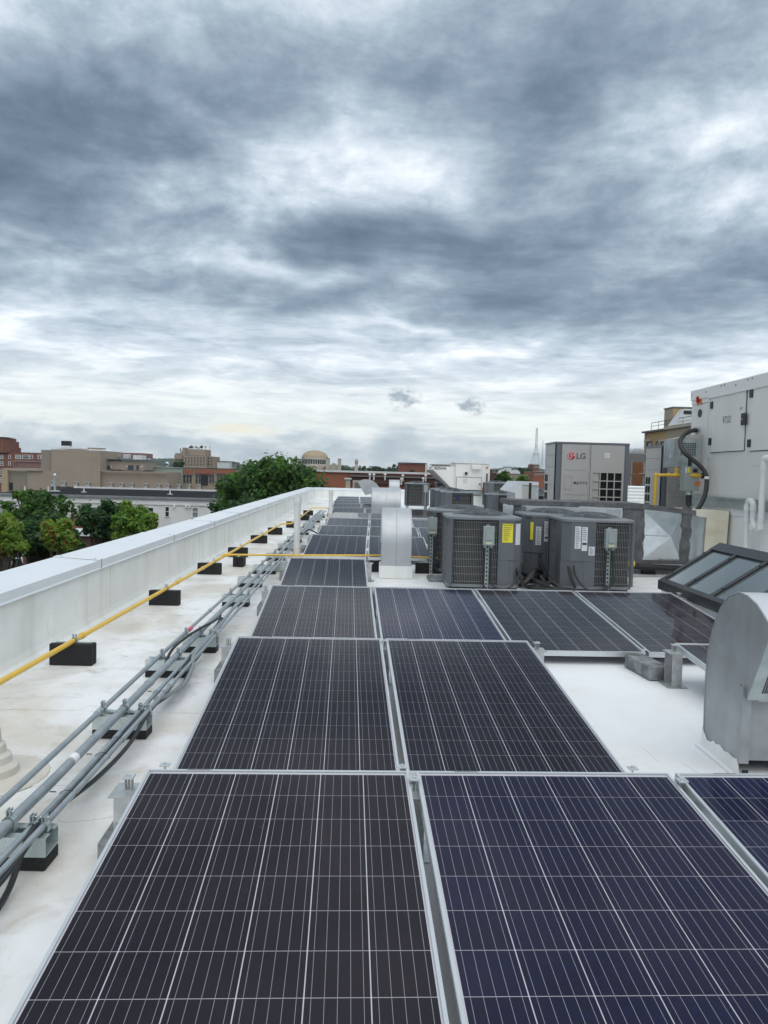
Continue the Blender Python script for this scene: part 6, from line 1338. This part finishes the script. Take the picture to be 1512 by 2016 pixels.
# ------------------------------------------------------------------ trees
def tree(name, label, centre, size, n, mats, base=GZ, leaf=.17, clumps=40, group=None, trunk=.22, seed=0, bare=0.0):
    """centre/size of the crown ellipsoid; n leaves spread through leaf clumps at the ends of limbs"""
    rnd = random.Random(seed); C = Vector(centre); root = thing(name, label, 'tree', (C.x, C.y, base), 0, group)
    cl = []
    for k in range(clumps):
        while True:
            v = Vector((rnd.uniform(-1, 1), rnd.uniform(-1, 1), rnd.uniform(-1, 1)))
            if .18 < v.length < 1: break
        v = v*(v.length**-.35)*rnd.uniform(.8, 1.06)
        if v.z < -.55: v.z *= .6
        p = C+Vector((v.x*size[0], v.y*size[1], v.z*size[2])); cl.append((p, rnd.uniform(.12, .36)*min(size)*1.1))
    m = MB(); tb_ = Vector((C.x, C.y, base)); top_ = C-Vector((0, 0, size[2]*.35))
    m.tube([tb_, tb_.lerp(top_, .5)+Vector((.15, .1, 0)), top_, C+Vector((0, 0, size[2]*.3))], [trunk, trunk*.8, trunk*.6, trunk*.2], 8)
    for p, r in cl[:26]:
        s = tb_.lerp(top_, rnd.uniform(.65, 1.05)); mid_ = s.lerp(p, .5)+Vector((0, 0, -.1*size[2]*rnd.random())); m.tube([s, mid_, p], [trunk*.32, trunk*.2, trunk*.06], 5)
    o = wb(m, 'trunk', 'bark', root, True)
    mbs = MB()
    for i in range(n):
        p, r = cl[rnd.randrange(len(cl))] if rnd.random() > .12 else (C, min(size)*.9)
        d = Vector((rnd.gauss(0, 1), rnd.gauss(0, 1), rnd.gauss(0, .8))); d.normalize(); q_ = p+d*r*(rnd.random()**.45)*(1 if rnd.random() > .06 else 1.5)
        nrm = (d*.5+Vector((rnd.gauss(0, .5), rnd.gauss(0, .5), .55+rnd.gauss(0, .4)))).normalized(); u = nrm.orthogonal().normalized(); u = Matrix.Rotation(rnd.uniform(0, 6.28), 3, nrm) @ u; v = nrm.cross(u); s = leaf*rnd.uniform(.45, 1.35)
        h_ = hash((round(p.x*3), round(p.z*3))) % 100/100
        hz = (q_.z-C.z)/size[2]
        w_ = [x[1] for x in mats]; k = rnd.random()*.65+h_*.35; acc_ = 0; idx = len(mats)-1
        for j, x in enumerate(w_):
            acc_ += x
            if k <= acc_: idx = j; break
        mbs.mat(idx); b = len(mbs.v)
        mbs.v += [tuple(q_-u*s*.5), tuple(q_+v*s*.32+nrm*s*.05), tuple(q_+u*s*.55-nrm*s*.08), tuple(q_-v*s*.32+nrm*s*.05)]; mbs.f.append([b, b+1, b+2, b+3]); mbs.mi.append(idx)
    me = bpy.data.meshes.new('crown'); me.from_pydata(mbs.v, [], mbs.f)
    for x in mats: me.materials.append(M[x[0]])
    me.polygons.foreach_set('material_index', mbs.mi); me.update()
    o = link('crown', me, root); o.matrix_parent_inverse = Matrix.Translation(-Vector(root.location)); return root
def tree_px(name, label, px, py, Y, wpx, hpx, **kw):
    c = ony(px, py, Y); k = Y/FPX; return tree(name, label, c, (wpx*k/2, wpx*k/2*.8, hpx*k/2), **kw)
G1 = [('leafd', .45), ('leafm', .35), ('leafl', .20)]; G2 = [('leafm', .4), ('leafl', .35), ('leafy', .25)]; G3 = [('leafd', .5), ('leafb', .3), ('leafm', .2)]; G4 = [('leafo', .12), ('leafy', .42), ('leafl', .46)]
tree_px('deciduous_tree', 'big dark green tree crown rising beyond the left parapet', 540, 972, 42, 215, 130, n=19000, mats=[('leafd', .42), ('leafm', .43), ('leafl', .15)], leaf=.26, clumps=110, seed=1, trunk=.3)
tree_px('deciduous_tree', 'brighter green tree crown at the left of the big tree', 468, 985, 44, 80, 100, n=5500, mats=[('leafm', .45), ('leafl', .35), ('leafd', .2)], leaf=.25, clumps=60, seed=2)
tree_px('deciduous_tree', 'low dark tree crown spilling along the parapet below the big tree', 478, 1018, 38, 160, 70, n=7000, mats=G3, leaf=.24, clumps=60, seed=3)
tree_px('deciduous_tree', 'dark green tree between the brick chimney and the yellow-green one', 205, 1028, 30, 100, 95, n=6800, mats=G3, leaf=.17, clumps=55, seed=4)
tree_px('deciduous_tree', 'yellow-green young tree in front of the white brick wall', 262, 1035, 28, 88, 92, n=6000, mats=G2, leaf=.17, clumps=55, seed=5)
tree_px('deciduous_tree', 'airy tree with fine spreading branches at the far left', 72, 1000, 27, 150, 72, n=3800, mats=[('leafd', .5), ('leafm', .3), ('leafl', .2)], leaf=.15, clumps=60, seed=6)
tree_px('deciduous_tree', 'dark leafy tree filling the lower left behind the parapet', 85, 1062, 26, 150, 100, n=8500, mats=G3, leaf=.16, clumps=60, seed=7)
tree_px('deciduous_tree', 'rusty seed-laden tree crown at the lower left edge', 12, 1062, 24, 80, 90, n=4200, mats=G4, leaf=.15, clumps=45, seed=8)
tree_px('deciduous_tree', 'yellowish seed-laden crown left of the brick chimney', 118, 1058, 24.5, 80, 80, n=4200, mats=[('leafy', .4), ('leafo', .10), ('leafl', .50)], leaf=.15, clumps=45, seed=9)
tree_px('deciduous_tree', 'rust-tinted treetop against the white brick wall', 58, 978, 27.5, 45, 35, n=900, mats=[('leafo', .4), ('leafl', .3), ('leafm', .3)], leaf=.14, clumps=10, seed=10)
tree_px('deciduous_tree', 'round green tree right of the far white rooftop unit', 993, 944, 75, 50, 26, n=3600, mats=[('leafd', .45), ('leafm', .4), ('leafl', .15)], leaf=.4, clumps=26, seed=11)
tree_px('deciduous_tree', 'pale green tree beside the tan row houses', 1030, 946, 80, 30, 18, n=1600, mats=G2, leaf=.4, clumps=14, seed=12)
for i, (px, py, Y, w_, h_) in enumerate(((705, 927, 330, 60, 16), (745, 926, 360, 60, 16), (785, 924, 380, 50, 16), (670, 925, 400, 60, 14), (352, 915, 250, 22, 12), (430, 914, 380, 50, 10), (985, 932, 260, 40, 12), (1030, 928, 300, 50, 14))):
    tree_px('deciduous_tree', ['dark wooded clump right of the church', 'middle dark clump of woods behind the brick building', 'dark clump of woods left of the brick penthouse', 'low dark trees behind the church towers', 'dark treetop at the foot of the tan tower', 'low trees right of the tan tower', 'dark treetops behind the left row houses', 'dark treetops behind the right row houses'][i], px, py, Y, w_, h_, n=1500, mats=G3, leaf=1.3, clumps=18, seed=20+i, group='distant tree clumps', trunk=.5)
# far wooded hills
hm = MB(); rnd = random.Random(5)
def hz_(px): return 9.0+10*math.exp(-((px-250)/160)**2)+3*math.exp(-((px-960)/90)**2)+9*math.exp(-((px-1065)/60)**2)+2*math.sin(px*.021)+1.4*math.sin(px*.057+1)
pxs = list(range(-400, 1950, 12)); prof_ = []
for px in pxs:
    base_y = 912+(px-0)*(950-912)/1512; c = ony(px, base_y, 1700); t_ = ony(px, base_y-hz_(px), 1700); prof_.append((c.x, max(t_.z, c.z+3)))
n = len(pxs); vs = [(x*.62, 1050, GZ) for x, z in prof_]+[(x*.8, 1350, lerp(GZ, z, .55)) for x, z in prof_]+[(x, 1700, z-8) for x, z in prof_]+[(x*1.2, 2200, z-6) for x, z in prof_]+[(x*1.3, 2900, GZ) for x, z in prof_]
hm.add(vs, [(l*n+k, l*n+k+1, (l+1)*n+k+1, (l+1)*n+k) for l in range(4) for k in range(n-1)])
tag(hm.build('hills', 'forest', None, True), kind='structure')
fm = MB(); ico = [Vector(p).normalized() for p in ((0, -.525731, .850651), (.850651, 0, .525731), (.850651, 0, -.525731), (-.850651, 0, -.525731), (-.850651, 0, .525731), (-.525731, .850651, 0), (.525731, .850651, 0), (.525731, -.850651, 0), (-.525731, -.850651, 0), (0, -.525731, -.850651), (0, .525731, -.850651), (0, .525731, .850651))]
icf = [(1, 11, 6), (1, 6, 2), (1, 2, 7), (1, 7, 0), (1, 0, 11), (11, 5, 6), (6, 10, 2), (2, 9, 7), (7, 8, 0), (0, 4, 11), (11, 4, 5), (6, 5, 10), (2, 10, 9), (7, 9, 8), (0, 8, 4), (3, 4, 8), (3, 8, 9), (3, 9, 10), (3, 10, 5), (3, 5, 4)]
def hill_z(k, f):   # height on the slope between the 1050 m and 1700 m lines
    x, z = prof_[k]
    if f < .46: return lerp(GZ, lerp(GZ, z, .55), f/.46)
    return lerp(lerp(GZ, z, .55), z-8, (f-.46)/.54)
for i in range(5200):
    k = rnd.randrange(n); f = rnd.random()**.6; x, z = prof_[k]; Y = lerp(1050, 1700, f); X = x*lerp(.62, 1, f)+rnd.uniform(-8, 8); Z = hill_z(k, f); r = rnd.uniform(3.5, 7.5)
    s3 = Vector((r*rnd.uniform(.9, 1.4), r, r*rnd.uniform(.7, 1.1))); fm.add([Vector((X, Y, Z+r*.35))+Vector((v.x*s3.x*rnd.uniform(.8, 1.2), v.y*s3.y, v.z*s3.z*rnd.uniform(.8, 1.2))) for v in ico], icf)
tag(fm.build('woods', 'forest', None), 'dark green wooded hills along the whole horizon', 'woods', kind='stuff')
for i, (px, py, w_) in enumerate(((460, 915, 18), (735, 920, 16), (1000, 921, 14), (1018, 925, 10))):
    c = ony(px, py, 900); t = thing('house', f'pale building speck among the far woods, {UW[i]} from the left', 'house', (c.x, 900, c.z-8), 0, 'pale buildings in the far woods'); hw = w_*900/FPX/2; MB().box(-hw, hw, 0, 10, -30, 8.5).build('wall', 'roofwhite', t); MB().box(-hw-.4, hw+.4, -.4, 10.4, 8.501, 9.4).build('roof', 'roofgrey', t)

# ------------------------------------------------------------------ thin summer haze
hz = MB().box(-3500, 3500, -700, 3100, GZ-1.2, 75).build('haze', 'white'); hz['kind'] = 'stuff'
mh = bpy.data.materials.new('haze_air'); mh.use_nodes = True; mh.node_tree.nodes.remove(mh.node_tree.nodes['Principled BSDF'])
pv = mh.node_tree.nodes.new('ShaderNodeVolumePrincipled'); pv.inputs['Color'].default_value = (.80, .88, .96, 1); pv.inputs['Density'].default_value = .00016
mh.node_tree.links.new(pv.outputs[0], mh.node_tree.nodes['Material Output'].inputs['Volume']); hz.data.materials.clear(); hz.data.materials.append(mh)
